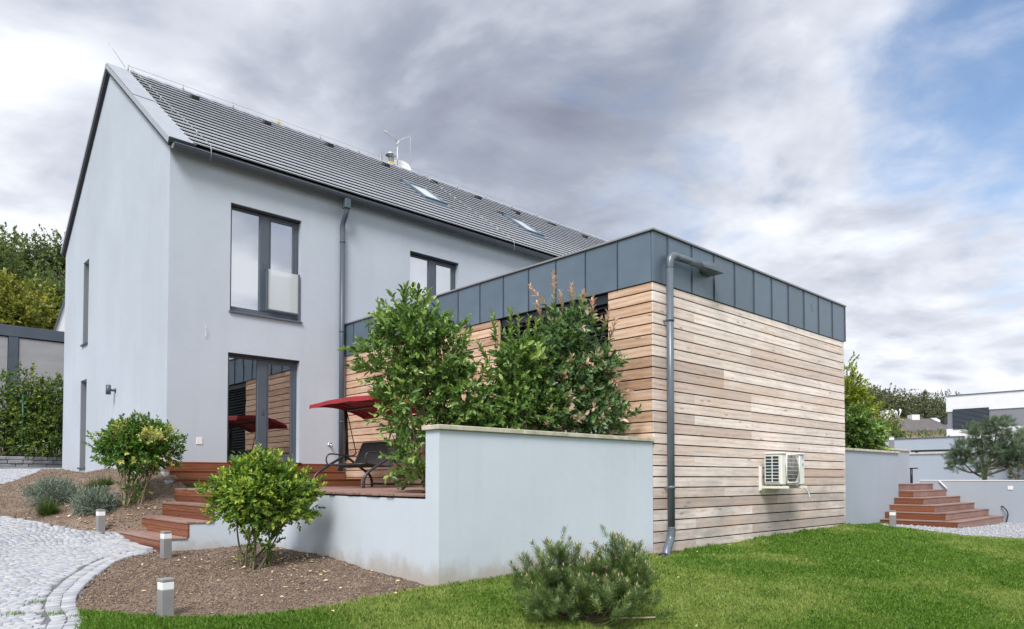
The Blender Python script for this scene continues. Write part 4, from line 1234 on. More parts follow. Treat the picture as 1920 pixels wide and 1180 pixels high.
for q in np.linspace(Z0 + .045, Z1 - .055, 9): g_.box((X0 - .006, Y0 + .045, q - .005), (X0 + .008, Y1 - .015, q + .005))
for q in np.linspace(Y0 + .05, Y1 - .02, 3): g_.box((X0 - .008, q - .006, Z0 + .035), (X0 + .006, q + .006, Z1 - .045))
g_.build('side_grille', 'ac_white', ac)
MB().box((3.60, Y0 + .006, .50), (3.665, Y0 + .0115, .55)).build('sticker', 'blue_label', ac)
MB().box((3.60, Y0 + .006, .38), (3.655, Y0 + .0115, .42)).build('sticker', 'blue_label', ac)
for xx in (2.93, 3.58):
    MB().box((xx - .02, -.045, -.03), (xx + .02, -.004, .36), .004).box((xx - .018, -.50, .0), (xx + .018, -.046, .045), .004).box((xx - .028, -.012, -.05), (xx + .028, -.0015, .38), .002).build('bracket', 'ac_white', ac)
    MB().tube([(xx, -.38, .045), (xx, -.38, .068)], .02, 8).tube([(xx, -.16, .045), (xx, -.16, .068)], .02, 8).build('rubber_foot', 'black_plastic', ac)
MB().tube(spline([(3.50, -.30, .055), (3.60, -.40, .03), (3.72, -.45, -.05), (3.76, -.46, -.16)], 6), .011, 8).build('drain_hose', 'white_plastic', ac)
MB().tube(spline([(3.70, -.2, .2), (3.80, -.18, .2), (3.83, -.1, .2), (3.83, .0, .21)], 5), .022, 8).build('refrigerant_pipe', 'white_plastic', ac)

# ================================================================== RETAINING WALLS
rw = empty('retaining_wall', (-3.67, 0, -.95), 'pale blue grey plastered garden wall with pale coping below the photinia shrubs', 'wall')
TW = .23; ZC = .665
m_ = MB()
m_.prism([(-3.67, 0, -1.25), (-.022, 0, -1.25), (-.022, 0, ZC), (-3.67, 0, ZC)], (0, TW, 0))
m_.build('high_wall', 'plaster_garden', rw)
m_ = MB(); m_.box((-3.667, TW + .002, -1.25), (-3.44, 4.20, -.047)); m_.build('low_wall', 'plaster_garden', rw)
m_ = MB()
L_ = [(-3.705, -.035, ZC + .002), (-.03, -.035, ZC + .002), (-.03, TW + .035, ZC + .002), (-3.705, TW + .035, ZC + .002)]
xs_ = [-3.705, -2.50, -1.26, -.018]
for a, b in zip(xs_[:-1], xs_[1:]):
    MB().box((a + .002, -.035, ZC + .002), (b - .002, TW + .035, ZC + .052), .006).build('coping_stone', 'coping', rw)
tag(sheet('planting_bed', [(-3.2, .25), (-.05, .25), (-.05, 1.5), (-3.2, 1.5)], .06, 'soil_dark', .0), kind='structure')
for o in [bpy.data.objects['planting_bed']]:
    n_ = len(o.data.vertices); co = np.empty(n_ * 3, np.float32); o.data.vertices.foreach_get('co', co); co = co.reshape(-1, 3); co[:, 2] = .02 + fbm(co[:, 0] * 9, co[:, 1] * 9, 2) * .05; o.data.vertices.foreach_set('co', co.ravel())

# ================================================================== DECK
deck = empty('terrace_deck', (-3.67, .3, 0), 'red brown wooden terrace deck between the house and the annex', 'deck')
y = .80; k = 0
while y + .14 < 7.46:
    wd2 = .138
    L_ = 3.67 - .01 + random.uniform(-.015, .03)
    x1 = -.006
    if 4.20 < y + .07 < 6.9: L_ += .37
    if y < 1.45: L_, x1 = .46 + random.uniform(-.015, .03), -3.215
    plank_flat('board', deck, L_, wd2, .028, (x1 - L_ / 2, y + wd2 / 2, -.014), 'deck_tread', 'x', .004)
    y += .1445
m_ = MB(); m_.box((-3.42, 1.52, -.10), (-.02, 7.44, -.032)); m_.build('joists', 'membrane', deck)
# strip of deck ends that rests on the low wall, board by board
for i in range(4):
    plank_flat('board', deck, .26, .134, .028, (-3.55, .245 + .07 + i * .1385, -.014), 'deck_tread', 'x', .004)
# steps from the deck up to the house floor: three risers
us = empty('house_steps', (-3.8, 7.6, 0), 'dark red brown wooden steps below the glazed terrace door', 'steps')
for i, (yy, z0, z1, xl, xr) in enumerate(((7.62, .002, .160, -3.80, -.005), (7.93, .168, .320, -3.79, -.22), (8.235, .328, .478, -3.755, -.22))):
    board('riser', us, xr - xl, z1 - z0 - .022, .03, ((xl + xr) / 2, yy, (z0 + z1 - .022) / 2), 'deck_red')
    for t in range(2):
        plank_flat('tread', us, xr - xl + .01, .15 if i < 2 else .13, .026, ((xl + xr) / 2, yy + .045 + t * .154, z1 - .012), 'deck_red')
m_ = MB(); m_.box((-3.93, 7.64, -.5), (-.3, 8.29, .13)); m_.box((-3.87, 7.95, .131), (-.3, 8.29, .29)); m_.build('core', 'plaster', us)
pb = MB().box((-2.62, 8.18, .480), (-1.08, 8.298, .498), .004).build('door_sill', 'deck_red', us)
# steps from the path up to the deck
fs = empty('front_steps', (-5.1, 5.2, -.8), 'red brown wooden steps rising from the cobbled path to the terrace', 'steps')
lev = [(-4.05, 0.0, 6.85), (-4.385, -.21, 6.35), (-4.715, -.42, 6.25), (-5.06, -.625, 6.15)]
for i, (xn, zt, yf) in enumerate(lev):
    zb = lev[i + 1][1] if i < 3 else -.84
    y0, y1 = 4.19, yf
    if i > 0:
        dpt = .36
        for t in range(3):
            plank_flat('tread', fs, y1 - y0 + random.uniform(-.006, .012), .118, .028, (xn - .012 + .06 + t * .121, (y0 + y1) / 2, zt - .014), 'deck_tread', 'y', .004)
    hh = (zt - .030 - zb) / 2
    for t in range(2):
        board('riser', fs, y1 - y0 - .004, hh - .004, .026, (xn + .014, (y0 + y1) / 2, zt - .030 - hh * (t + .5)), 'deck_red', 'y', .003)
m_ = MB()
poly = [(-5.03, -1.2), (-5.03, -.655), (-4.69, -.655), (-4.69, -.452), (-4.36, -.452), (-4.36, -.242), (-4.02, -.242), (-4.02, -.034), (-3.668, -.034), (-3.668, -1.2)]
m_.prism([(x_, 4.20, z_) for x_, z_ in poly], (0, .2, 0))
m_.build('stringer_wall', 'plaster_garden', fs)
m_ = MB(); m_.prism([(x_, 6.03, z_) for x_, z_ in poly], (0, .12, 0)); m_.build('stringer_wall', 'plaster_garden', fs)
m_ = MB(); m_.box((-4.02, 6.16, -.9), (-3.67, 6.83, -.034)); m_.build('landing_core', 'plaster', fs)
# ================================================================== SWING SEAT
sw = empty('swing_seat', (-1.1, 5.5, 0), 'garden swing seat with red canopy and dark brown seat on the deck', 'swing seat')
YA, YBn = 6.48, 4.70
xc = -1.02
for yy in (YA, YBn):
    up = MB().tube([(xc, yy, .50), (xc - .02, yy, 1.50)], .024, 8); up.build('upright', 'tube_grey', sw)
    MB().tube([(xc + .05, yy, .52), (xc + .01, yy, 1.48)], .018, 8).build('upright', 'tube_grey', sw)
    MB().tube(spline([(xc + .03, yy, .62), (xc - .12, yy, .55), (xc - .42, yy, .38), (xc - .60, yy, .26), (xc - .67, yy, .15), (xc - .68, yy, .002)], 6), .026, 10).build('leg', 'tube_grey', sw)
    MB().tube(spline([(xc - .03, yy, .62), (xc + .12, yy, .52), (xc + .36, yy, .36), (xc + .52, yy, .25), (xc + .58, yy, .14), (xc + .59, yy, .002)], 6), .026, 10).build('leg', 'tube_grey', sw)
MB().tube([(xc + .59, YA, .07), (xc + .59, YBn, .07)], .014, 8).build('stretcher', 'tube_grey', sw)
MB().tube([(xc - .02, YA + .02, 1.49), (xc - .02, YBn - .02, 1.49)], .024, 8).build('top_bar', 'tube_grey', sw)
# seat sling and back
s_ = MB(); nseg = 10
sy0, sy1 = 4.90, 6.22
prof = [(-1.60, .425), (-1.50, .432), (-1.35, .415), (-1.18, .395), (-1.06, .385), (-.99, .42), (-.93, .55), (-.86, .70), (-.79, .845)]
pf = spline([(p[0], 0, p[1]) for p in prof], 3)
vs = [];
for p in pf: vs += [(p.x, sy0, p.z), (p.x, sy1, p.z)]
vs2 = [(a, b, c - .018) for a, b, c in vs]; n_ = len(pf)
cut = 15


def sling(i0, i1):
    q = MB(); a = vs[2 * i0:2 * i1]; b = vs2[2 * i0:2 * i1]; m = i1 - i0
    f = [(2 * i, 2 * i + 1, 2 * i + 3, 2 * i + 2) for i in range(m - 1)]
    f2 = [tuple(x + 2 * m for x in t[::-1]) for t in f]
    rim = [(2 * i, 2 * i + 2, 2 * i + 2 + 2 * m, 2 * i + 2 * m) for i in range(m - 1)] + [(2 * i + 1, 2 * i + 1 + 2 * m, 2 * i + 3 + 2 * m, 2 * i + 3) for i in range(m - 1)] + [(0, 2 * m, 2 * m + 1, 1), (2 * m - 2, 2 * m - 1, 4 * m - 1, 4 * m - 2)]
    q.add(a + b, f + f2 + rim, True); return q


sling(0, cut).build('seat', 'fabric_brown', sw)
sling(cut - 1, n_).build('backrest', 'fabric_brown', sw)
m_ = MB()
for yy in (sy0 - .012, sy1 + .012): m_.tube([(p.x, yy, p.z - .008) for p in pf], .014, 8)
m_.tube([(pf[-1].x, sy0, pf[-1].z), (pf[-1].x, sy1, pf[-1].z)], .014, 8).tube([(pf[0].x, sy0, pf[0].z - .01), (pf[0].x, sy1, pf[0].z - .01)], .014, 8)
m_.build('seat_frame', 'tube_grey', sw)
for yy in (sy0 - .03, sy1 + .03):
    MB().tube(spline([(-1.52, yy, .42), (-1.56, yy, .50), (-1.53, yy, .60), (-1.42, yy, .625), (-1.15, yy, .60), (-1.0, yy, .60), (-.92, yy, .66)], 6), .014, 8).build('armrest', 'tube_grey', sw)
    MB().tube([(xc - .01, yy + (.2 if yy > 5.5 else -.2) * .9, 1.47), (-1.16, yy, .60)], .010, 6).build('hanger', 'tube_grey', sw)
    MB().tube([(xc - .01, yy + (.2 if yy > 5.5 else -.2) * .9, 1.46), (-.93, yy, .66)], .010, 6).build('hanger', 'tube_grey', sw)
# canopy: arched sheet with a hanging border
cx0, cx1, cy0, cy1 = -1.66, -.46, 4.62, 6.72
nx, ny = 12, 10
vs = []
for i in range(nx + 1):
    for j in range(ny + 1):
        u, v_ = i / nx, j / ny
        z_ = 1.60 - .14 * u + .11 * math.sin(math.pi * min(1, max(0, u))) ** .8 - .035 * abs(2 * v_ - 1) ** 2 - .012 * math.sin(v_ * math.pi * 3) ** 2
        vs.append((cx0 + (cx1 - cx0) * u, cy0 + (cy1 - cy0) * v_, z_))
idx = lambda i, j: i * (ny + 1) + j
f = [(idx(i, j), idx(i + 1, j), idx(i + 1, j + 1), idx(i, j + 1)) for i in range(nx) for j in range(ny)]
m_ = MB(); m_.add(vs, f, True)
can = m_.build('canopy', 'fabric_red', sw)
rimp = [idx(i, 0) for i in range(nx)] + [idx(nx, j) for j in range(ny)] + [idx(i, ny) for i in range(nx, 0, -1)] + [idx(0, j) for j in range(ny, 0, -1)]
m_ = MB(); n_ = len(rimp)
rv = [vs[i] for i in rimp]; cxm, cym = (cx0 + cx1) / 2, (cy0 + cy1) / 2
lo = [(p[0] + (p[0] - cxm) * .012, p[1] + (p[1] - cym) * .012, p[2] - .075) for p in rv]
m_.add(rv + lo, [(i, (i + 1) % n_, n_ + (i + 1) % n_, n_ + i) for i in range(n_)]); m_.build('valance', 'fabric_red', can)
m_ = MB()
for yy in (YA, 5.6, YBn): m_.tube([(cx0 + .03, yy, 1.54), (xc - .02, yy, 1.60), (cx1 - .03, yy, 1.42)], .012, 6)
m_.build('canopy_frame', 'tube_grey', sw)

# ================================================================== BOLLARD LIGHTS


def bollard():
    r_ = empty('bollard_light', (0, 0, 0))
    s = .052
    MB().box((-s, -s, -.06), (s, s, .232), .004).build('post', 'bollard_grey', r_)
    MB().box((-s + .002, -s + .002, .233), (s - .002, s - .002, .297), .003).build('diffuser', 'lamp_white', r_)
    MB().box((-s, -s, .298), (s, s, .328), .006).build('cap', 'bollard_grey', r_)
    return r_


b0 = bollard()
for i, (x, y, z, lab) in enumerate([
        (-6.051, .71, gz(-6.05, .71), 'nearest grey square bollard light, at the lawn edge of the round bed'),
        (-5.119, 3.748, gz(-5.119, 3.748), 'grey square bollard light beside the lowest wooden step and round bed'),
        (-5.24, 6.42, gz(-5.24, 6.42), 'grey square bollard light below the left shrub on the sloping bed'),
        (7.32, -.547, gz(7.32, -.547), 'grey square bollard light on the lawn by the right wooden steps'),
        (11.28, .80, .905, 'grey square bollard light high above the right garden wall')]):
    o = b0 if i == 0 else copy_tree(b0)
    o.location = (x, y, z); o.rotation_euler = (0, 0, R(6))
    tag(o, lab, 'bollard', 'square grey bollard lights')

# ================================================================== RIGHT: WALLS AND STEPS
_YW = R(46.975); _PT = R(1.6)
_fw = Vector((math.cos(_YW), math.sin(_YW), 0)); _rt = Vector((math.sin(_YW), -math.cos(_YW), 0))


def at(px, py, d):
    """world point d metres ahead of the viewpoint, for laying out planting and far buildings"""
    f3 = _fw * math.cos(_PT) + Vector((0, 0, math.sin(_PT))); u3 = Vector((0, 0, math.cos(_PT))) - _fw * math.sin(_PT)
    r = f3 + _rt * ((px - 960) / 1330) - u3 * ((py - 859.85) / 1330)
    return Vector(EYE) + r * (d / r.dot(_fw))


gw = empty('garden_wall', (8, .12, -.9), 'grey plastered garden wall right of the annex below the laurel', 'wall')
m_ = MB(); m_.box((6.42, .12, -.80), (9.68, .36, .735)); m_.build('wall', 'plaster_grey', gw)
m_ = MB(); m_.box((6.42, .135, -1.2), (9.67, .35, -.801)); m_.build('footing', 'concrete', gw)
for a, b in ((6.43, 8.05), (8.05, 9.72)): MB().box((a + .002, .085, .737), (b - .002, .395, .785), .006).build('coping_stone', 'coping', gw)
m_ = MB(); m_.box((9.66, .361, -.2), (9.68, .9, .73)); m_.box((6.43, 1.9, -.2), (9.65, 2.0, .70)); m_.build('planter_side', 'plaster_grey', gw)
rs = empty('corner_steps', (9.7, -.6, -.86), 'red brown wooden steps turning a corner beside the grey wall on the right', 'steps')
XR = 12.03
for i in range(6):
    xl = 8.516 + .290 * min(i, 4); yc = -1.397 + .2985 * i; zt = -.722 + .1525 * i; zb = zt - .1525 if i else -.95
    yl = .118 if i < 4 else .118
    if i == 5: xl, yl = 9.69, 3.0
    if i == 4: yl = .118
    board('riser', rs, XR - xl - .004, zt - .026 - zb, .026, ((xl + XR) / 2, yc + .013, (zt - .026 + zb) / 2), 'deck_tread', 'x', .003)
    if yl - yc > .05: board('riser', rs, yl - yc - .03, zt - .026 - zb - .002, .026, (xl + .013, (yl + yc + .027) / 2, (zt - .026 + zb) / 2), 'deck_red', 'y', .003)
    for t in range(2):
        plank_flat('tread', rs, XR - xl + .008, .147, .025, ((xl + XR) / 2 - .006, yc + .063 + t * .150, zt - .0125), 'deck_tread', 'x', .004)
        if i < 5 and yl - yc - .30 > .02: plank_flat('tread', rs, yl - yc - .30, .143, .025, (xl + .062 + t * .146, (yl + yc + .30) / 2, zt - .0125), 'deck_tread', 'y', .004)
for t in range(8): plank_flat('tread', rs, XR - 9.70, .147, .025, ((9.70 + XR) / 2, .43 + t * .150, .028), 'deck_tread', 'x', .004)
ew = empty('terrace_wall', (12.03, -2, -.9), 'low grey plastered terrace wall with white socket at the right picture edge', 'wall')
m_ = MB(); m_.box((XR, -9, -1.2), (XR + .25, .4, .098)); m_.build('wall', 'plaster_grey', ew)
m_ = MB(); m_.box((XR - .012, -9, .100), (XR + .262, .4, .125), .004); m_.build('capping', 'plaster_white', ew)
MB().box((XR - .014, -1.60, -.105), (XR + .0, -1.49, -.015), .004).build('socket_plate', 'white_plastic', ew)
MB().tube(spline([(XR - .01, -1.36, -.50), (XR - .06, -1.42, -.52), (XR - .07, -1.50, -.66), (XR - .05, -1.46, -.88)], 6), .014, 6).build('cable', 'black_plastic', ew)
MB().tube([(XR - .02, -.05, .10), (XR - .05, -.24, -.10)], .018, 6).build('drain_pipe', 'white_plastic', ew)
m_ = MB(); m_.add([(XR + .25, -20, .03), (60, -20, .03), (60, 30, .03), (XR + .25, 30, .03)], [(0, 1, 2, 3)]); m_.add([(9.7, 1.62, .03), (XR + .25, 1.62, .03), (XR + .25, 30, .03), (9.7, 30, .03)], [(0, 1, 2, 3)])
tag(m_.build('upper_terrace', 'gravel_mat'), kind='structure')
m_ = MB(); m_.box((6.43, .362, .3), (9.655, 1.899, .66)); tag(m_.build('planter_soil', 'soil_dark'), kind='structure')
pr = empty('wall_pier', (11.2, .8, 0), 'short grey wall pier carrying the upper bollard light', 'wall')
m_ = MB(); m_.box((10.65, .58, .0), (11.86, 1.02, .855)); m_.build('pier', 'plaster_grey', pr)
MB().box((10.62, .55, .857), (11.9, 1.05, .903), .006).build('coping_stone', 'coping', pr)
mw = empty('middle_wall', (17, -1, 0), 'grey plastered wall with thin pale coping behind the trained pine', 'wall')
m_ = MB(); m_.box((17, -9, 0), (17.25, 2.5, .935)); m_.build('wall', 'plaster_grey', mw)
m_ = MB(); m_.box((16.96, -9, .937), (17.29, 2.54, .985), .005); m_.build('coping_stone', 'coping', mw)
m_ = MB(); m_.box((17.05, .78, 1.02), (17.3, 2.2, 1.075), .01)
for yy in (.95, 2.05): m_.box((17.12, yy - .03, .985), (17.2, yy + .03, 1.02))
tag(m_.build('dark_beam', 'black_plastic'), 'long dark beam lying on the coping of the middle wall', 'beam')
fw_ = empty('upper_wall', (24, 4, 0), 'farther grey plastered wall with dark capping below the white villa', 'wall')
m_ = MB(); m_.box((24, 2.53, 0), (24.25, 6.4, 1.80)); m_.box((24.251, 2.53, 0), (30, 2.75, 1.80)); m_.build('wall', 'plaster_grey', fw_)
m_ = MB(); m_.box((23.96, 2.49, 1.802), (24.29, 6.44, 1.84), .004); m_.build('capping', 'tile_brown', fw_)
pl = at(1709, 900, 19.0)
m_ = MB().tube([(pl.x, pl.y, .03), (pl.x, pl.y, .42)], .035, 8); pp = m_.build('path_lamp', 'black_plastic'); tag(pp, 'thin black path lamp behind the right wooden steps', 'lamp')
MB().box((pl.x - .03, pl.y - .16, .42), (pl.x + .03, pl.y + .05, .45), .006).build('lamp_head', 'black_plastic', pp)

# -------- white modern villa on the right
vi = empty('white_villa', (34, 3, 0), 'flat roofed white villa with grey window band and dark louvres', 'house')
m_ = MB(); m_.box((34, -8, -.2), (44, 5.84, 2.745)); m_.build('lower_storey', 'house_white', vi)
m_ = MB(); m_.box((34.05, -8, 2.746), (44, 5.80, 3.645)); m_.build('window_band', 'house_grey', vi)
m_ = MB(); m_.box((34, -8, 3.646), (44, 5.84, 4.47)); m_.build('parapet', 'house_white', vi)
m_ = MB(); m_.box((33.95, -8, 4.471), (44.05, 5.89, 4.51)); m_.build('roof_edge', 'anthracite', vi)
m_ = MB(); m_.box((33.99, 3.93, 2.70), (34.04, 5.54, 3.76)); lv = m_.build('louvre', 'slat_dark', vi)
for k in range(16):
    z_ = 2.74 + k * .0655
    MB().prism([(33.985, 3.95, z_), (33.94, 3.95, z_ + .012), (33.94, 3.95, z_ + .030), (33.985, 3.95, z_ + .024)], (0, 1.57, 0)).build('slat', 'pipe_grey', lv)

# -------- brown roofed house farther off
bh = empty('brown_roofed_house', at(1720, 900, 58), 'far beige house with brown tiled roof and white chimneys', 'house')
pA, pB = at(1630, 782, 58), at(1771, 781, 58)
ux = (Vector((pB.x, pB.y, 0)) - Vector((pA.x, pA.y, 0))).normalized(); uy = Vector((-ux.y, ux.x, 0))
if uy.dot(_fw) < 0: uy = -uy
Lh = (Vector((pB.x, pB.y, 0)) - Vector((pA.x, pA.y, 0))).length
P3 = lambda u, v, z: Vector((pA.x, pA.y, 0)) + ux * u + uy * v + Vector((0, 0, z))
zr, ze = 5.15, 3.95
m_ = MB(); m_.add([P3(0, -2.2, ze), P3(Lh, -2.2, ze), P3(Lh - .6, 1.2, zr), P3(0, 1.2, zr), P3(0, -2.2, ze - .15), P3(Lh, -2.2, ze - .15), P3(Lh, 5, ze), P3(0, 5, ze)], [(0, 1, 2, 3), (0, 4, 5, 1), (3, 2, 6, 7)])
rf_ = m_.build('roof', 'tile_brown', bh)
m_ = MB(); m_.prism([P3(.1, -1.8, .0), P3(Lh - .2, -1.8, .0), P3(Lh - .2, -1.8, ze - .02), P3(.1, -1.8, ze - .02)], uy * 6); m_.build('wall', 'beige_wall', bh)
m_ = MB(); m_.add([P3(Lh + .05, -2.2, ze - .1), P3(Lh + .05, 1.2, zr + .05), P3(Lh - .5, 1.2, zr + .05), P3(Lh - .25, -2.2, ze - .1)], [(0, 1, 2, 3)]); m_.build('verge', 'zinc', bh)
for (u, wv, hh) in ((1.65, .38, .55), (3.95, .40, .2)):
    c_ = MB(); q = P3(u, .8, zr - .35)
    c_.prism([q, q + ux * wv * 1.6, q + ux * wv * 1.6 + uy * .7, q + uy * .7], (0, 0, hh + .45)); c_ = c_.build('chimney', 'house_white', rf_)
q = P3(2.6, .6, zr)
m_ = MB()
for a, b in ((0, 0), (.35, .12), (-.3, .1)): m_.tube([q + ux * a * .3, q + ux * a + Vector((0, 0, .55 + b))], .04, 5).lathe([(0, 0), (.14, .05), (.16, .12), (.0, .10)], tuple(q + ux * a + Vector((0, 0, .5 + b))), 10, 'y')
m_.build('aerials', 'house_white', rf_)
m_ = MB(); q = P3(5.75, -.6, 4.55); m_.prism([q, q + ux * .35, q + ux * .35 + uy * .5, q + uy * .5], (0, 0, .5)); m_.build('vent', 'tube_grey', rf_)

# ================================================================== LEFT: NEIGHBOUR BUILDING AND RETAINING STRIP
ga = empty('panelled_outbuilding', (-4.5, 23, .6), 'grey panelled outbuilding with dark steel frame behind the hedge', 'outbuilding')
m_ = MB(); m_.box((-15, 23.08, .3), (4, 28, 4.9)); m_.build('wall_core', 'panel_grey', ga)
m_ = MB(); m_.box((-15, 22.98, 4.93), (4, 28, 5.30), .01); m_.build('roof_beam', 'anthracite', ga)
for xx in (-13.2, -10.2, -7.2, -4.24, -1.2, 1.8):
    m_ = MB(); m_.box((xx, 22.99, .3), (xx + .27, 23.07, 4.925), .008); m_.build('post', 'anthracite', ga)
    m_ = MB(); m_.box((xx + .285, 23.03, .3), (xx + 2.96 - .02, 23.075, 4.90), .006); m_.build('panel', 'panel_grey', ga)
qa, qb = at(104, 618, 31), at(122, 546, 31)
nh = empty('gabled_house', (qa.x, qa.y, 0), 'white gable of a neighbouring house behind the outbuilding', 'house')
vd = Vector((qa.x - EYE[0], qa.y - EYE[1], 0)).normalized(); vr = Vector((vd.y, -vd.x, 0)); ext = (vd + vr * .25) * 7
GP = lambda u, z, b=0.0: Vector((qa.x, qa.y, 0)) + vr * u - vd * b + Vector((0, 0, z))
z_p = at(136, 500, 31).z
m_ = MB(); m_.prism([GP(0, 0), GP(4.5, 0), GP(4.5, qa.z), GP(.75, z_p), GP(0, qa.z)], ext); m_.build('wall', 'house_white', nh)
m_ = MB(); m_.prism([GP(-.06, qa.z - .25, .08), GP(.75, z_p + .03, .08), GP(4.5, qa.z, .08), GP(4.5, qa.z + .18, .08), GP(.72, z_p + .22, .08), GP(-.10, qa.z - .15, .08)], ext); m_.build('roof', 'anthracite', nh)
sw_ = empty('stone_kerb_wall', (-4.5, 19.5, .4), 'low dry grey stone wall below the hedge on the left', 'wall')
m_ = MB(); m_.box((-11, 19.56, .1), (-2.0, 19.8, .78)); m_.build('core', 'mortar', sw_)
for r_ in range(4):
    x = -7.4 + random.uniform(0, .2)
    while x < -2.2:
        L_ = random.uniform(.22, .55); hgt = .108
        z_ = .37 + r_ * .112
        board('stone', sw_, L_ - .012, hgt - .006, .22 + random.uniform(-.03, .03), (x + L_ / 2, 19.60 + random.uniform(-.02, .02), z_ + hgt / 2), 'stone', 'x', .014)
        x += L_
m_ = MB(); 
xs2 = np.arange(-12, -1.5, .3); ys2 = np.arange(19.7, 23.05, .3)
X_, Y_ = np.meshgrid(xs2, ys2, indexing='ij'); Z_ = .76 + (Y_ - 19.7) * .1 + fbm(X_ * 3, Y_ * 3, 3) * .15
ny2 = len(ys2); I_, J_ = np.meshgrid(np.arange(len(xs2) - 1), np.arange(ny2 - 1), indexing='ij'); a_0 = (I_ * ny2 + J_).ravel()
tag(np_mesh('hedge_bed', np.stack([X_.ravel(), Y_.ravel(), Z_.ravel()], 1), np.stack([a_0, a_0 + ny2, a_0 + ny2 + 1, a_0 + 1], 1), 'soil_dark'), kind='structure')
gp = at(42, 838, 21.2)
m_ = MB().tube([(gp.x, gp.y, .7), (gp.x, gp.y, at(42, 738, 21.2).z)], .035, 8); o = m_.build('fence_post', 'green_paint'); tag(o, 'thin dark green metal fence post in the hedge', 'post')
MB().lathe([(.04, 0), (.04, .02), (0, .035)], (gp.x, gp.y, at(42, 738, 21.2).z), 10).build('post_cap', 'black_plastic', o)

# hills
def mound(name, c, rx, ry, hgt, mat, rot=0.0, n=40):
    u = np.linspace(-1, 1, n); U, V_ = np.meshgrid(u, u, indexing='ij'); r = np.sqrt(U ** 2 + V_ ** 2)
    Z = hgt * np.clip(1 - r ** 2, -.2, 1) + fbm(U * 4 + c[0], V_ * 4, 4) * hgt * .25 - .5
    ca, sa = math.cos(rot), math.sin(rot)
    X = c[0] + U * rx * ca - V_ * ry * sa; Y = c[1] + U * rx * sa + V_ * ry * ca
    I2, J2 = np.meshgrid(np.arange(n - 1), np.arange(n - 1), indexing='ij'); a2 = (I2 * n + J2).ravel()
    return tag(np_mesh(name, np.stack([X.ravel(), Y.ravel(), Z.ravel()], 1), np.stack([a2, a2 + n, a2 + n + 1, a2 + 1], 1), mat, smooth=True), kind='structure')


hl = at(-150, 897, 85); mound('hillside', (hl.x, hl.y, 0), 60, 42, 17, 'field', R(130))
hr = at(1560, 897, 210); mound('hillside', (hr.x, hr.y, 0), 70, 60, 17, 'field', R(-40))

# ================================================================== PLANTS


def blob_twigs(blobs, n, inner=.45, up=.35):
    """twig starts and directions spread through a set of ellipsoids"""
    B_ = np.array([list(b[0]) + list(b[1]) for b in blobs]); wgt = B_[:, 3] * B_[:, 4] * B_[:, 5]; wgt = wgt ** .75; wgt /= wgt.sum()
    k_ = rng.choice(len(B_), n, p=wgt)
    d = unit(rng.normal(0, 1, (n, 3)))
    r = inner + (1 - inner) * rng.random(n) ** .6
    lump = 1 + .22 * np.sin(d[:, 0] * 5 + k_) * np.sin(d[:, 1] * 4 + 2 * k_) + .12 * np.sin(d[:, 2] * 9 + k_ * 3)
    O = B_[k_, :3] + d * B_[k_, 3:] * (r * lump)[:, None]
    dirs = d / B_[k_, 3:] * B_[k_, 3:].mean(1, keepdims=True) + np.array([0, 0, up]) + rng.normal(0, .35, (n, 3))
    return O, unit(dirs), r


def leafy(name, parent, blobs, n, per, L, ratio, tl, mat, inner=.45, up=.35, spread=1.0, young=0.0, young_up=None, simple=False, clip=None, jit=.25, youngclump=None):
    O, Dv, r = blob_twigs(blobs, n, inner, up)
    if clip is not None:
        kk = clip(O); O, Dv, r = O[kk], Dv[kk], r[kk]
    P, A, N, LL, t, i = twig_leaves(O, Dv, tl * (.6 + .8 * rng.random(len(O))), per, L, spread, jit)
    tip = np.zeros(len(P))
    if young:
        yt = (rng.random(len(O)) < young) & (r > .72)
        tip = np.where(yt[i], np.clip((t - .15) * 1.4, 0, 1) * rng.uniform(.4, 1, len(P)), 0)
    if youngclump:
        f = np.sin(O[:, 0] * 9 + 1) * np.sin(O[:, 1] * 8 + 2) * np.sin(O[:, 2] * 9)
        yt = f > youngclump; tip = np.maximum(tip, np.where(yt[i], rng.uniform(.2, 1, len(P)), 0))
    if clip is not None:
        kk = clip(P + A * LL[:, None]); P, A, N, LL, tip = P[kk], A[kk], N[kk], LL[kk], tip[kk]
    return leaves(name, P, A, N, LL, LL * ratio, tip, mat, parent, simple=simple)


# two round evergreen shrubs
def round_shrub(base, c, r, n, mat, label, youngs, clumpy, xlim, seed):
    random.seed(seed)
    t = empty('round_shrub', base, label, 'shrub', 'round evergreen shrubs in the beds')
    tops = []
    for k in range(14):
        a = k * 2 * math.pi / 14 + random.uniform(-.2, .2); q = random.uniform(.25, .75)
        tops.append((c[0] + r[0] * q * math.cos(a), c[1] + r[1] * q * math.sin(a), c[2] - r[2] * random.uniform(.1, .5)))
    stems(base, tops, .014, .006, t, 'stem', 'bark' if seed % 2 else 'twig_pale', 6, .05, .17)
    blobs = [((c[0], c[1], c[2]), r)]
    for k in range(9):
        a = random.uniform(0, 6.28); e = random.uniform(-.35, .9)
        blobs.append(((c[0] + r[0] * .68 * math.cos(a) * math.cos(e), c[1] + r[1] * .68 * math.sin(a) * math.cos(e), c[2] + r[2] * .7 * math.sin(e)), (r[0] * .36, r[1] * .36, r[2] * .36)))
    leafy('foliage', t, blobs, n, 8, .056, .50, .10, mat, .35, .45, 1.0, youngs, clip=lambda P: (P[:, 0] < xlim), youngclump=clumpy)
    low = [((base[0], base[1], base[2] + .28), (.20, .20, .26))]
    leafy('low_foliage', t, low, 55, 7, .05, .5, .10, mat, .3, .3, 1.0, .1)
    return t


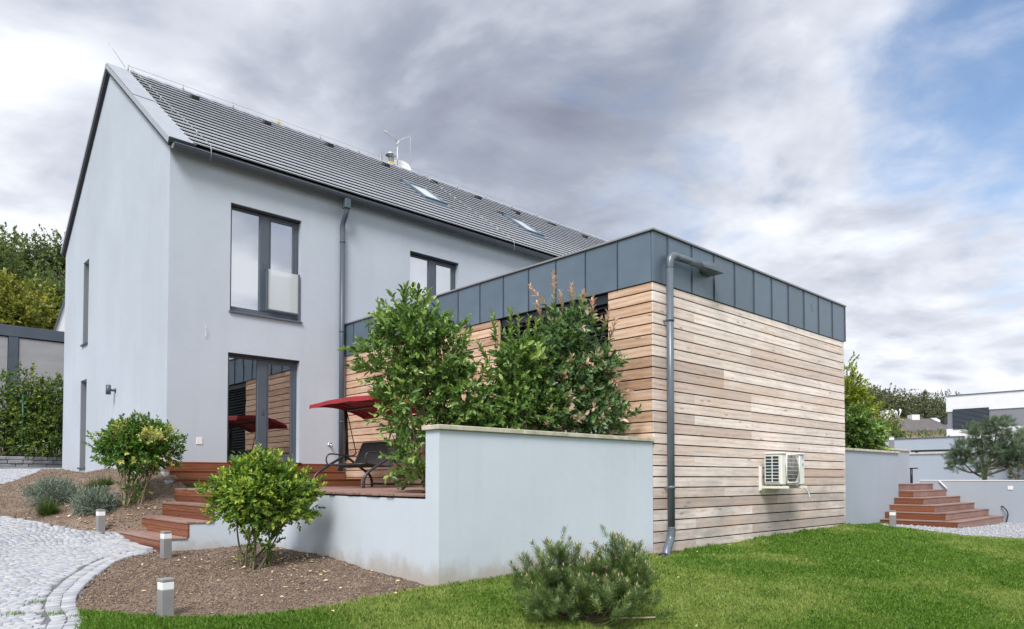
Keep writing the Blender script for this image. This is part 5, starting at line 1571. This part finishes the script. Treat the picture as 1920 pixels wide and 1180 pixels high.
round_shrub((-4.55, 2.29, gz(-4.55, 2.29)), (-4.475, 2.335, -.035), (.53, .51, .41), 2300, 'leaf_round', 'bright green round shrub on bare stems in front of the low terrace wall', .55, None, -3.72, 11)
round_shrub((-4.597, 7.076, gz(-4.597, 7.076)), (-4.52, 7.12, .69), (.57, .55, .41), 2300, 'leaf_variegated', 'yellow flecked round shrub on bare stems by the gable corner', .05, .34, -3.78, 12)

# shrubs behind the garden wall


def tall_shrub(name, base, blobs, n, mat, label, young, shoots=(), clip=None, L=.095):
    t = empty(name, base, label, 'shrub')
    tops = [Vector(b[0]) + Vector((random.uniform(-.1, .1), random.uniform(-.1, .1), b[1][2] * .6)) for b in blobs]
    stems(base, tops, .016, .005, t, 'stem', 'bark', 6, .08)
    leafy('foliage', t, blobs, n, 8, L * .92, .50, .16, mat, .25, .45, .95, young * .25, clip=clip)
    if shoots:
        O = []; Dv = []
        for s_, e_ in shoots:
            s_, e_ = Vector(s_), Vector(e_)
            MB().tube(spline([s_, s_.lerp(e_, .5) + Vector((.02, .01, 0)), e_], 4), [.006 - .004 * i / 8 for i in range(9)], 5).build('shoot', 'bark', t)
            for q in np.linspace(.1, .92, 5):
                O.append(s_.lerp(e_, q)); Dv.append((e_ - s_).normalized())
        O = np.array(O); Dv = np.array(Dv); tlv = np.full(len(O), .10)
        P, A, N, LL, tt, i = twig_leaves(O, Dv, tlv, 6, L * .95, .8, .15)
        tip = np.clip(((i % 5) - .6) / 2.2, 0, 1) * young * rng.uniform(.6, 1, len(P))
        leaves('shoot_leaves', P, A, N, LL, LL * .40, tip, mat, t)
    return t


def B3(px, py, d, r, rd=None, rz=None): return (tuple(at(px, py, d)), (r, rd or r * .8, rz or r))


def clipA(P): return (P[:, 0] < -.04) & (P[:, 1] > .26)


def clipB(P): return (P[:, 0] < -.04) & ((P[:, 1] > .27) | (P[:, 2] > .74)) & (P[:, 2] > .02)


lb = [B3(765, 610, 8.8, .34), B3(805, 630, 8.85, .30), B3(735, 680, 8.8, .40), B3(820, 680, 8.9, .45), B3(775, 760, 8.8, .42), B3(868, 740, 9.0, .36), B3(770, 850, 8.6, .22, .2, .3), B3(785, 890, 8.55, .14, .14, .2), B3(850, 800, 9.0, .42), B3(905, 815, 9.1, .28)]
sh = [(at(730, 620, 8.8), at(690, 640, 8.8)), (at(700, 660, 8.8), at(655, 655, 8.8)), (at(760, 590, 8.8), at(762, 548, 8.8)), (at(790, 600, 8.8), at(800, 560, 8.8)), (at(840, 640, 8.9), at(870, 605, 8.9)), (at(720, 700, 8.7), at(688, 690, 8.7)), (at(735, 800, 8.7), at(715, 770, 8.7)), (at(720, 620, 8.8), at(712, 580, 8.8))]
tall_shrub('laurel_shrub', (-2.95, 1.15, .0), lb, 1150, 'leaf_laurel', 'tall glossy green shrub overhanging the left end of the garden wall', .5, sh, clipB)
mb2 = [B3(962, 670, 9.3, .22), B3(955, 740, 9.3, .30), B3(985, 700, 9.4, .38), B3(950, 780, 9.3, .38), B3(1000, 780, 9.4, .38)]
sh = [(at(960, 640, 9.3), at(957, 590, 9.3)), (at(930, 650, 9.3), at(925, 600, 9.3)), (at(985, 650, 9.4), at(992, 605, 9.4)), (at(920, 690, 9.3), at(900, 650, 9.3)), (at(1000, 660, 9.4), at(1005, 612, 9.4)), (at(975, 680, 9.3), at(972, 600, 9.3))]
tall_shrub('photinia_shrub', (-1.75, .75, .0), mb2, 560, 'leaf_laurel', 'middle green shrub with pale shoot tips in front of the annex window', .5, sh, clipB)
rb = [B3(1045, 650, 9.6, .34), B3(1080, 620, 9.65, .30), B3(1085, 710, 9.65, .40), B3(1040, 740, 9.6, .36), B3(1115, 770, 9.65, .38), B3(1055, 790, 9.6, .36), B3(1120, 690, 9.7, .26), B3(1145, 780, 9.7, .22)]
sh = [(at(1040, 610, 9.6), at(1038, 522, 9.6)), (at(1045, 600, 9.6), at(1000, 545, 9.6)), (at(1075, 600, 9.65), at(1072, 545, 9.65)), (at(1090, 600, 9.65), at(1093, 560, 9.65)), (at(1110, 620, 9.7), at(1112, 570, 9.7)), (at(1060, 610, 9.6), at(1052, 560, 9.6)), (at(1125, 640, 9.7), at(1140, 590, 9.7)), (at(1135, 660, 9.7), at(1152, 610, 9.7)), (at(1020, 620, 9.6), at(1010, 580, 9.6)), (at(1130, 740, 9.6), at(1172, 735, 9.5)), (at(1060, 700, 9.4), at(1068, 680, 9.35)), (at(1080, 700, 9.4), at(1090, 690, 9.35)), (at(1050, 720, 9.4), at(1055, 710, 9.3)), (at(1140, 700, 9.6), at(1150, 710, 9.5))]
tall_shrub('photinia_shrub', (-.85, .62, .0), rb, 1000, 'leaf_photinia', 'photinia shrub with pinkish red shoot tips beside the annex corner', 1.0, sh, clipB)
# right: laurel and yellow conifer behind the right wall
tall_shrub('laurel_shrub', (9.5, 1.0, .64), [((9.35, .85, 1.10), (.60, .40, .45)), ((9.75, .85, 1.15), (.42, .4, .42)), ((9.1, .85, 1.40), (.40, .35, .35))], 560, 'leaf_laurel', 'dense dark laurel shrub behind the right garden wall', .2, (), lambda P: P[:, 2] > .6, .12)
cf = empty('golden_conifer', (9.9, 1.35, .64), 'narrow yellow green conifer rising above the right laurel', 'tree')
stems((9.9, 1.35, .64), [(9.95, 1.35, 2.95)], .05, .01, cf, 'trunk', 'bark', 8, .02)
leafy('crown', cf, [((9.9, 1.35, 1.6), (.60, .5, .75)), ((9.95, 1.35, 2.2), (.36, .36, .55)), ((9.95, 1.35, 2.7), (.14, .14, .32)), ((10.2, 1.2, 1.9), (.3, .3, .4))], 620, 9, .10, .4, .22, 'leaf_conifer', .35, .7, .6, .2)


# needles
def needles(name, parent, O, Dv, tl, per, L, wdt, mat, cone=.75, tip=None):
    P, A, N, LL, t, i = twig_leaves(O, Dv, tl, per, L, cone, .12)
    tp = np.zeros(len(P)) if tip is None else tip[i] * rng.uniform(.3, 1, len(P))
    return leaves(name, P, A, N, LL, np.full(len(P), wdt), tp, mat, parent, simple=True, fold=0.0)


bp = (-3.42, -1.72, gz(-3.42, -1.72))
pb_ = empty('dwarf_pine', bp, 'bushy dwarf mountain pine on the lawn in front of the garden wall', 'shrub')
blobs = [((bp[0] - .27, bp[1] + .25, bp[2] + .34), (.20, .2, .30)), ((bp[0] - .16, bp[1] + .16, bp[2] + .42), (.16, .16, .26)), ((bp[0] + .22, bp[1] - .20, bp[2] + .40), (.22, .2, .32)), ((bp[0] + .30, bp[1] - .27, bp[2] + .32), (.17, .2, .30)),
         ((bp[0] + .02, bp[1], bp[2] + .26), (.34, .3, .24)), ((bp[0] - .30, bp[1] + .10, bp[2] + .16), (.22, .2, .16)), ((bp[0] + .05, bp[1] - .28, bp[2] + .16), (.24, .2, .16)), ((bp[0] + .36, bp[1] - .34, bp[2] + .20), (.14, .16, .18))]
O, Dv, r = blob_twigs(blobs, 640, .30, 1.7)
kk = O[:, 2] > bp[2] + .05; O, Dv = O[kk], Dv[kk]
n = len(O); tl = .07 + .08 * rng.random(n)
ct = np.array(bp) + np.array([0, 0, .02])
for q in range(0, n, 14):
    s_ = Vector(ct + rng.normal(0, .05, 3) * np.array([1, 1, .2])); e_ = Vector(O[q]); m__ = s_.lerp(e_, .55); m__.z -= .05
    MB().tube(spline([s_, m__, e_], 4), [.008 - .005 * k / 8 for k in range(9)], 5).build('branch', 'bark', pb_)
needles('needles', pb_, O, Dv, tl, 52, .056, .0066, 'needle', 1.9, (rng.random(n) < .12) * .8)
bud = MB()
for q in range(n):
    if O[q, 2] > bp[2] + .25 and random.random() < .55:
        s_ = Vector(O[q] + Dv[q] * tl[q]); d = Vector(Dv[q] * .5 + np.array([0, 0, .7])).normalized()
        bud.tube([s_, s_ + d * .016, s_ + d * .034], [.004, .0045, .001], 5)
tag(bud.build('buds', 'pine_bud', pb_), kind='stuff')
fallen = MB().tube(spline([bp[:2] + (bp[2] + .03,), (bp[0] + .2, bp[1] - .3, bp[2] + .05), (bp[0] + .37, bp[1] - .48, bp[2] + .06)], 5), .008, 6).build('low_branch', 'twig_pale', pb_)
O2 = np.array([(bp[0] + .37, bp[1] - .48, bp[2] + .05), (bp[0] + .42, bp[1] - .50, bp[2] + .05), (bp[0] + .36, bp[1] - .52, bp[2] + .05)]); needles('low_needles', pb_, O2, np.array([(.5, -.4, .5), (.7, -.3, .3), (.2, -.6, .5)]), np.full(3, .1), 60, .05, .006, 'needle', .9)

# trained pine on the upper terrace
bb = at(1846, 899, 19.6); bb.z = .03
bz = empty('trained_pine', bb, 'cloud pruned pine with spreading crown above the terrace wall', 'tree')
pads = [(1800, 860, .34), (1812, 838, .30), (1840, 815, .34), (1872, 800, .36), (1862, 845, .38), (1900, 830, .42), (1915, 860, .40), (1885, 865, .32), (1838, 872, .22), (1826, 805, .22), (1945, 845, .4), (1790, 875, .20), (1850, 890, .14), (1930, 815, .3)]
pbl = []
trk = MB().tube(spline([bb + Vector((0, 0, -.05)), bb + Vector((.02, .0, .25)), bb + Vector((.0, .02, .5))], 5), [.07 - .003 * i for i in range(11)], 8).build('trunk', 'bark_pine', bz)
for (px, py, r) in pads:
    p = at(px, py, 19.6 + random.uniform(-.45, .45)); pbl.append((tuple(p), (r, r, r * .62)))
    s_ = bb + Vector((0, 0, random.uniform(.15, .5)))
    m__ = s_.lerp(p, .5) + Vector((0, 0, -.10))
    MB().tube(spline([s_, m__, p], 5), [.035 - .026 * k / 10 for k in range(11)], 6).build('limb', 'bark_pine', bz)
O, Dv, r = blob_twigs(pbl, 1900, .2, .9)
needles('needles', bz, O, Dv, .08 + .06 * rng.random(len(O)), 36, .085, .0075, 'needle_blue', 1.5, (rng.random(len(O)) < .06) * 1.0)
rx_ = at(1905, 896, 19.0)
rs_ = empty('sparse_bush', (rx_.x, rx_.y, .03), 'small sparse bush at the right edge beside the trained pine', 'shrub')
stems((rx_.x, rx_.y, .03), [at(1890, 878, 19), at(1912, 868, 19), at(1904, 880, 19)], .012, .005, rs_)
leafy('foliage', rs_, [B3(1905, 885, 19.0, .18)], 40, 7, .07, .45, .1, 'leaf_forest')


# small plants in the sloping bed
def blades(name, parent, base, n, L, wdt, spreadr, mat, up=1.0, dry=.1, droop=.9):
    a = rng.random(n) * 6.28; q = np.sqrt(rng.random(n)) * spreadr
    P0 = np.stack([base[0] + q * np.cos(a), base[1] + q * np.sin(a), np.full(n, base[2] - .02)], 1)
    th = np.clip(rng.normal(.55, .3, n), .02, 1.25); az = a + rng.normal(0, .5, n)
    d = np.stack([np.sin(th) * np.cos(az), np.sin(th) * np.sin(az), np.cos(th) * up], 1)
    LL = L * (.55 + .6 * rng.random(n)); Bv = unit(np.cross(d, np.array([0, 0, 1.]))) * wdt
    rows_ = []
    for k, t in enumerate((0, .35, .7, 1.0)):
        c = P0 + d * (LL * t)[:, None]; c[:, 2] -= droop * LL * t * t * np.sin(th) * .6
        wv = 1 - .85 * t
        rows_ += [c - Bv * wv, c + Bv * wv]
    V = np.stack(rows_, 1).reshape(-1, 3); b8 = np.arange(n)[:, None] * 8
    F = np.concatenate([b8 + np.array([[2 * k, 2 * k + 1, 2 * k + 3, 2 * k + 2]]) for k in range(3)], 0)
    return np_mesh(name, V, F, mat, parent, np.repeat((rng.random(n) < dry) * .8, 8))


for (x, y, rr, hh, lab) in ((-5.50, 8.40, .36, .34, 'larger silver grey lavender mound on the sloping bed'), (-5.13, 7.25, .27, .27, 'smaller silver grey lavender mound nearer the bollard light')):
    b = (x, y, gz(x, y))
    t = empty('lavender', b, lab, 'plant', 'lavender mounds on the sloping bed')
    O, Dv, r = blob_twigs([((x, y, b[2] + hh * .40), (rr * .95, rr * .95, hh * .60))], 1200, .3, .9)
    kk = O[:, 2] > b[2]; O, Dv = O[kk], Dv[kk]
    P, A, N, LL, tt, i = twig_leaves(O, Dv, .09 + .05 * rng.random(len(O)), 9, .05, .6, .2)
    leaves('foliage', P, A, N, LL, np.full(len(P), .010), (rng.random(len(P)) < .2) * .7, 'lavender_leaf', t, simple=True)
    stems(b, [(x + .1, y, b[2] + .15), (x - .1, y + .05, b[2] + .15), (x, y - .1, b[2] + .15)], .01, .004, t)
for (x, y, L_, n_, lab) in ((-5.68, 7.82, .30, 700, 'bright green grass tuft in front of the larger lavender'), (-4.92, 8.22, .34, 800, 'spreading green grass tuft between lavender and left shrub'), (-4.66, 8.62, .24, 500, 'smallest grass tuft highest on the sloping bed')):
    b = (x, y, gz(x, y)); t = empty('grass_tuft', b, lab, 'plant', 'grass tufts on the sloping bed')
    blades('blades', t, b, n_, L_, .0035, .10, 'tuft_blade')

# hedge plants on the left
for i, (px, wid, top, lab) in enumerate(((8, .62, 700, 'leftmost hornbeam hedge plant in front of the grey outbuilding'), (48, .55, 690, 'hornbeam hedge plant beside the green fence post'), (80, .52, 712, 'hornbeam hedge plant right of the green fence post'), (112, .50, 706, 'hornbeam hedge plant next to the house gable edge'))):
    g0 = at(px, 845, 21.6); tp = at(px, top, 21.6); hz = tp.z - g0.z
    t = empty('hedge_plant', g0, lab, 'hedge', 'hornbeam hedge plants on the left')
    stems(g0, [(g0.x + random.uniform(-.15, .15), g0.y, g0.z + hz * .95) for _ in range(3)], .03, .006, t, 'stem', 'bark', 5, .06)
    bl = [((g0.x + random.uniform(-.15, .15), g0.y + random.uniform(-.1, .1), g0.z + hz * q), (wid * (1.05 - .55 * q), .5 * (1.05 - .5 * q), hz * .17)) for q in (.12, .3, .48, .65, .82)]
    leafy('foliage', t, bl, 480, 9, .085, .55, .26, 'leaf_hedge', .2, .05, .9, .25)


# trees
def tree(name, base, H, spreadr, n, L, mat, label, group=None, shape='round', per=9, young=.1):
    t = empty(name, base, label, 'tree', group)
    b = Vector(base)
    MB().tube(spline([b + Vector((0, 0, -.5)), b + Vector((random.uniform(-.2, .2), 0, H * .3)), b + Vector((random.uniform(-.3, .3), random.uniform(-.3, .3), H * .75))], 4), [.03 * H - .0025 * H * k for k in range(9)], 7).build('trunk', 'bark', t)
    bl = []
    if shape == 'cone':
        for q in np.linspace(.15, .98, 8): bl.append((tuple(b + Vector((0, 0, H * q))), (spreadr * (1.05 - q) + .1, spreadr * (1.05 - q) + .1, H * .07)))
    else:
        nb = 13
        for k in range(nb):
            a = random.uniform(0, 6.28); e = random.uniform(-.6, 1.2); q = random.uniform(.35, .85)
            bl.append((tuple(b + Vector((spreadr * q * math.cos(a) * math.cos(e), spreadr * q * math.sin(a) * math.cos(e), H * .62 + H * .34 * q * math.sin(e)))), (spreadr * random.uniform(.25, .42), spreadr * random.uniform(.25, .42), H * random.uniform(.09, .15))))
        for k in range(5):
            q = bl[k][0]; MB().tube([b + Vector((0, 0, H * .35)), Vector(q)], [.012 * H, .004 * H], 5).build('limb', 'bark', t)
    leafy('crown', t, bl, n, per, L, .6, L * 3.2, mat, .35, .25, 1.0, young, simple=True)
    return t


TL = 'trees on the hillside behind the outbuilding'
lt = [(15, 440, 52, 9.5, 3.6, 'leaf_tree', 'big mid green tree at the top left picture edge'), (60, 432, 58, 10, 3.4, 'leaf_tree', 'tall green tree beside the picture edge tree on the hillside'), (100, 445, 60, 10, 3.0, 'leaf_forest', 'thin crowned tree touching the house gable edge high on the hillside'),
      (-40, 430, 55, 10, 4, 'leaf_tree', 'green tree cut by the left picture edge'), (20, 520, 44, 6.5, 2.6, 'leaf_tree_yellow', 'yellow green tree above the outbuilding roof on the left'), (62, 545, 46, 5.5, 2.0, 'leaf_tree_yellow', 'smaller yellowish tree right of the yellow green tree'),
      (92, 530, 48, 6.0, 2.2, 'leaf_tree', 'dark green tree low beside the house gable'), (125, 500, 54, 8, 2.6, 'leaf_forest', 'olive green tree half hidden by the gable')]
for i, (px, py, d, H, sp_, mt, lab) in enumerate(lt):
    p = at(px, py, d)
    tree('hillside_tree', (p.x, p.y, p.z - H * 1.02), H, sp_, 700, .27, mt, lab, TL, per=10, young=.3 if 'yellow' in mt else .1)
# woods on the right hill: reads as one mass, plus a few trees that stand out
bl = []
for k in range(70):
    px = random.uniform(1575, 1800); tt = (px - 1575) / 225
    top = 722 + 42 * tt + random.uniform(0, 30) if random.random() < .6 else random.uniform(745, 800)
    p = at(px, top, random.uniform(125, 150)); rr = random.uniform(1.6, 3.0); bl.append(((p.x, p.y, p.z - rr * .9), (rr, rr, rr * 1.1)))
w_obj = leafy('distant_woods', None, bl, 9000, 8, .38, .6, 1.1, 'leaf_forest', .4, .3, 1.0, .1, simple=True)
tag(w_obj, 'distant mixed woods on the hill above the brown roof', 'woods', kind='stuff')
for (px, py, d, H, sp_, sh_, mt, lab) in ((1697, 732, 120, 8, 1.9, 'cone', 'leaf_forest', 'dark pointed spruce standing out of the distant woods'), (1731, 746, 122, 7, 1.1, 'cone', 'leaf_forest', 'thin pointed tree right of the spruce in the distant woods'), (1655, 728, 118, 8, 3.0, 'round', 'leaf_forest', 'loose topped broad tree left of the spruce in the distant woods')):
    p = at(px, py, d); tree('distant_tree', (p.x, p.y, p.z - H), H, sp_, 260, .42, mt, lab, 'trees standing out of the distant woods', sh_, 8)
for (px, py, d, H, sp_, mt, lab) in ((1660, 790, 40, 3.2, 1.3, 'leaf_tree', 'green tree between the golden conifer and the brown roofed house'), (1640, 765, 44, 4.4, 1.3, 'leaf_tree_yellow', 'yellowish tree behind the golden conifer')):
    p = at(px, py, d); tree('garden_tree', (p.x, p.y, p.z - H), H, sp_, 320, .17, mt, lab, 'garden trees beyond the right wall')
for (px, lab) in ((1722, 'small bush on top of the upper wall, left one'), (1757, 'small bush on top of the upper wall, right one')):
    p = at(px, 818, 31); t = empty('wall_bush', (p.x, p.y, p.z - .5), lab, 'shrub', 'bushes above the upper wall')
    stems((p.x, p.y, p.z - .5), [(p.x, p.y, p.z)], .02, .01, t); leafy('foliage', t, [((p.x, p.y, p.z - .1), (.45, .45, .3))], 60, 8, .09, .5, .15, 'leaf_tree', simple=True)

# a few leaves blown onto the lawn
lx = rng.uniform(-6.3, 3.0, 30); ly = -np.abs(rng.normal(.8, .9, 30)); kk = inpoly(lx, ly, LAWN); lx, ly = lx[kk], ly[kk]; n = len(lx)
tag(leaves('lawn_leaves', np.stack([lx, ly, TZ(lx, ly) + .055 + .02 * rng.random(n)], 1), rng.normal(0, 1, (n, 3)) * np.array([1, 1, .25]), np.tile([0, 0, 1.], (n, 1)) + rng.normal(0, .4, (n, 3)), .03 + .03 * rng.random(n), .018 + .012 * rng.random(n), np.zeros(n), 'dry_leaf', simple=True), 'few dry leaves lying on the lawn', 'leaves', kind='stuff')
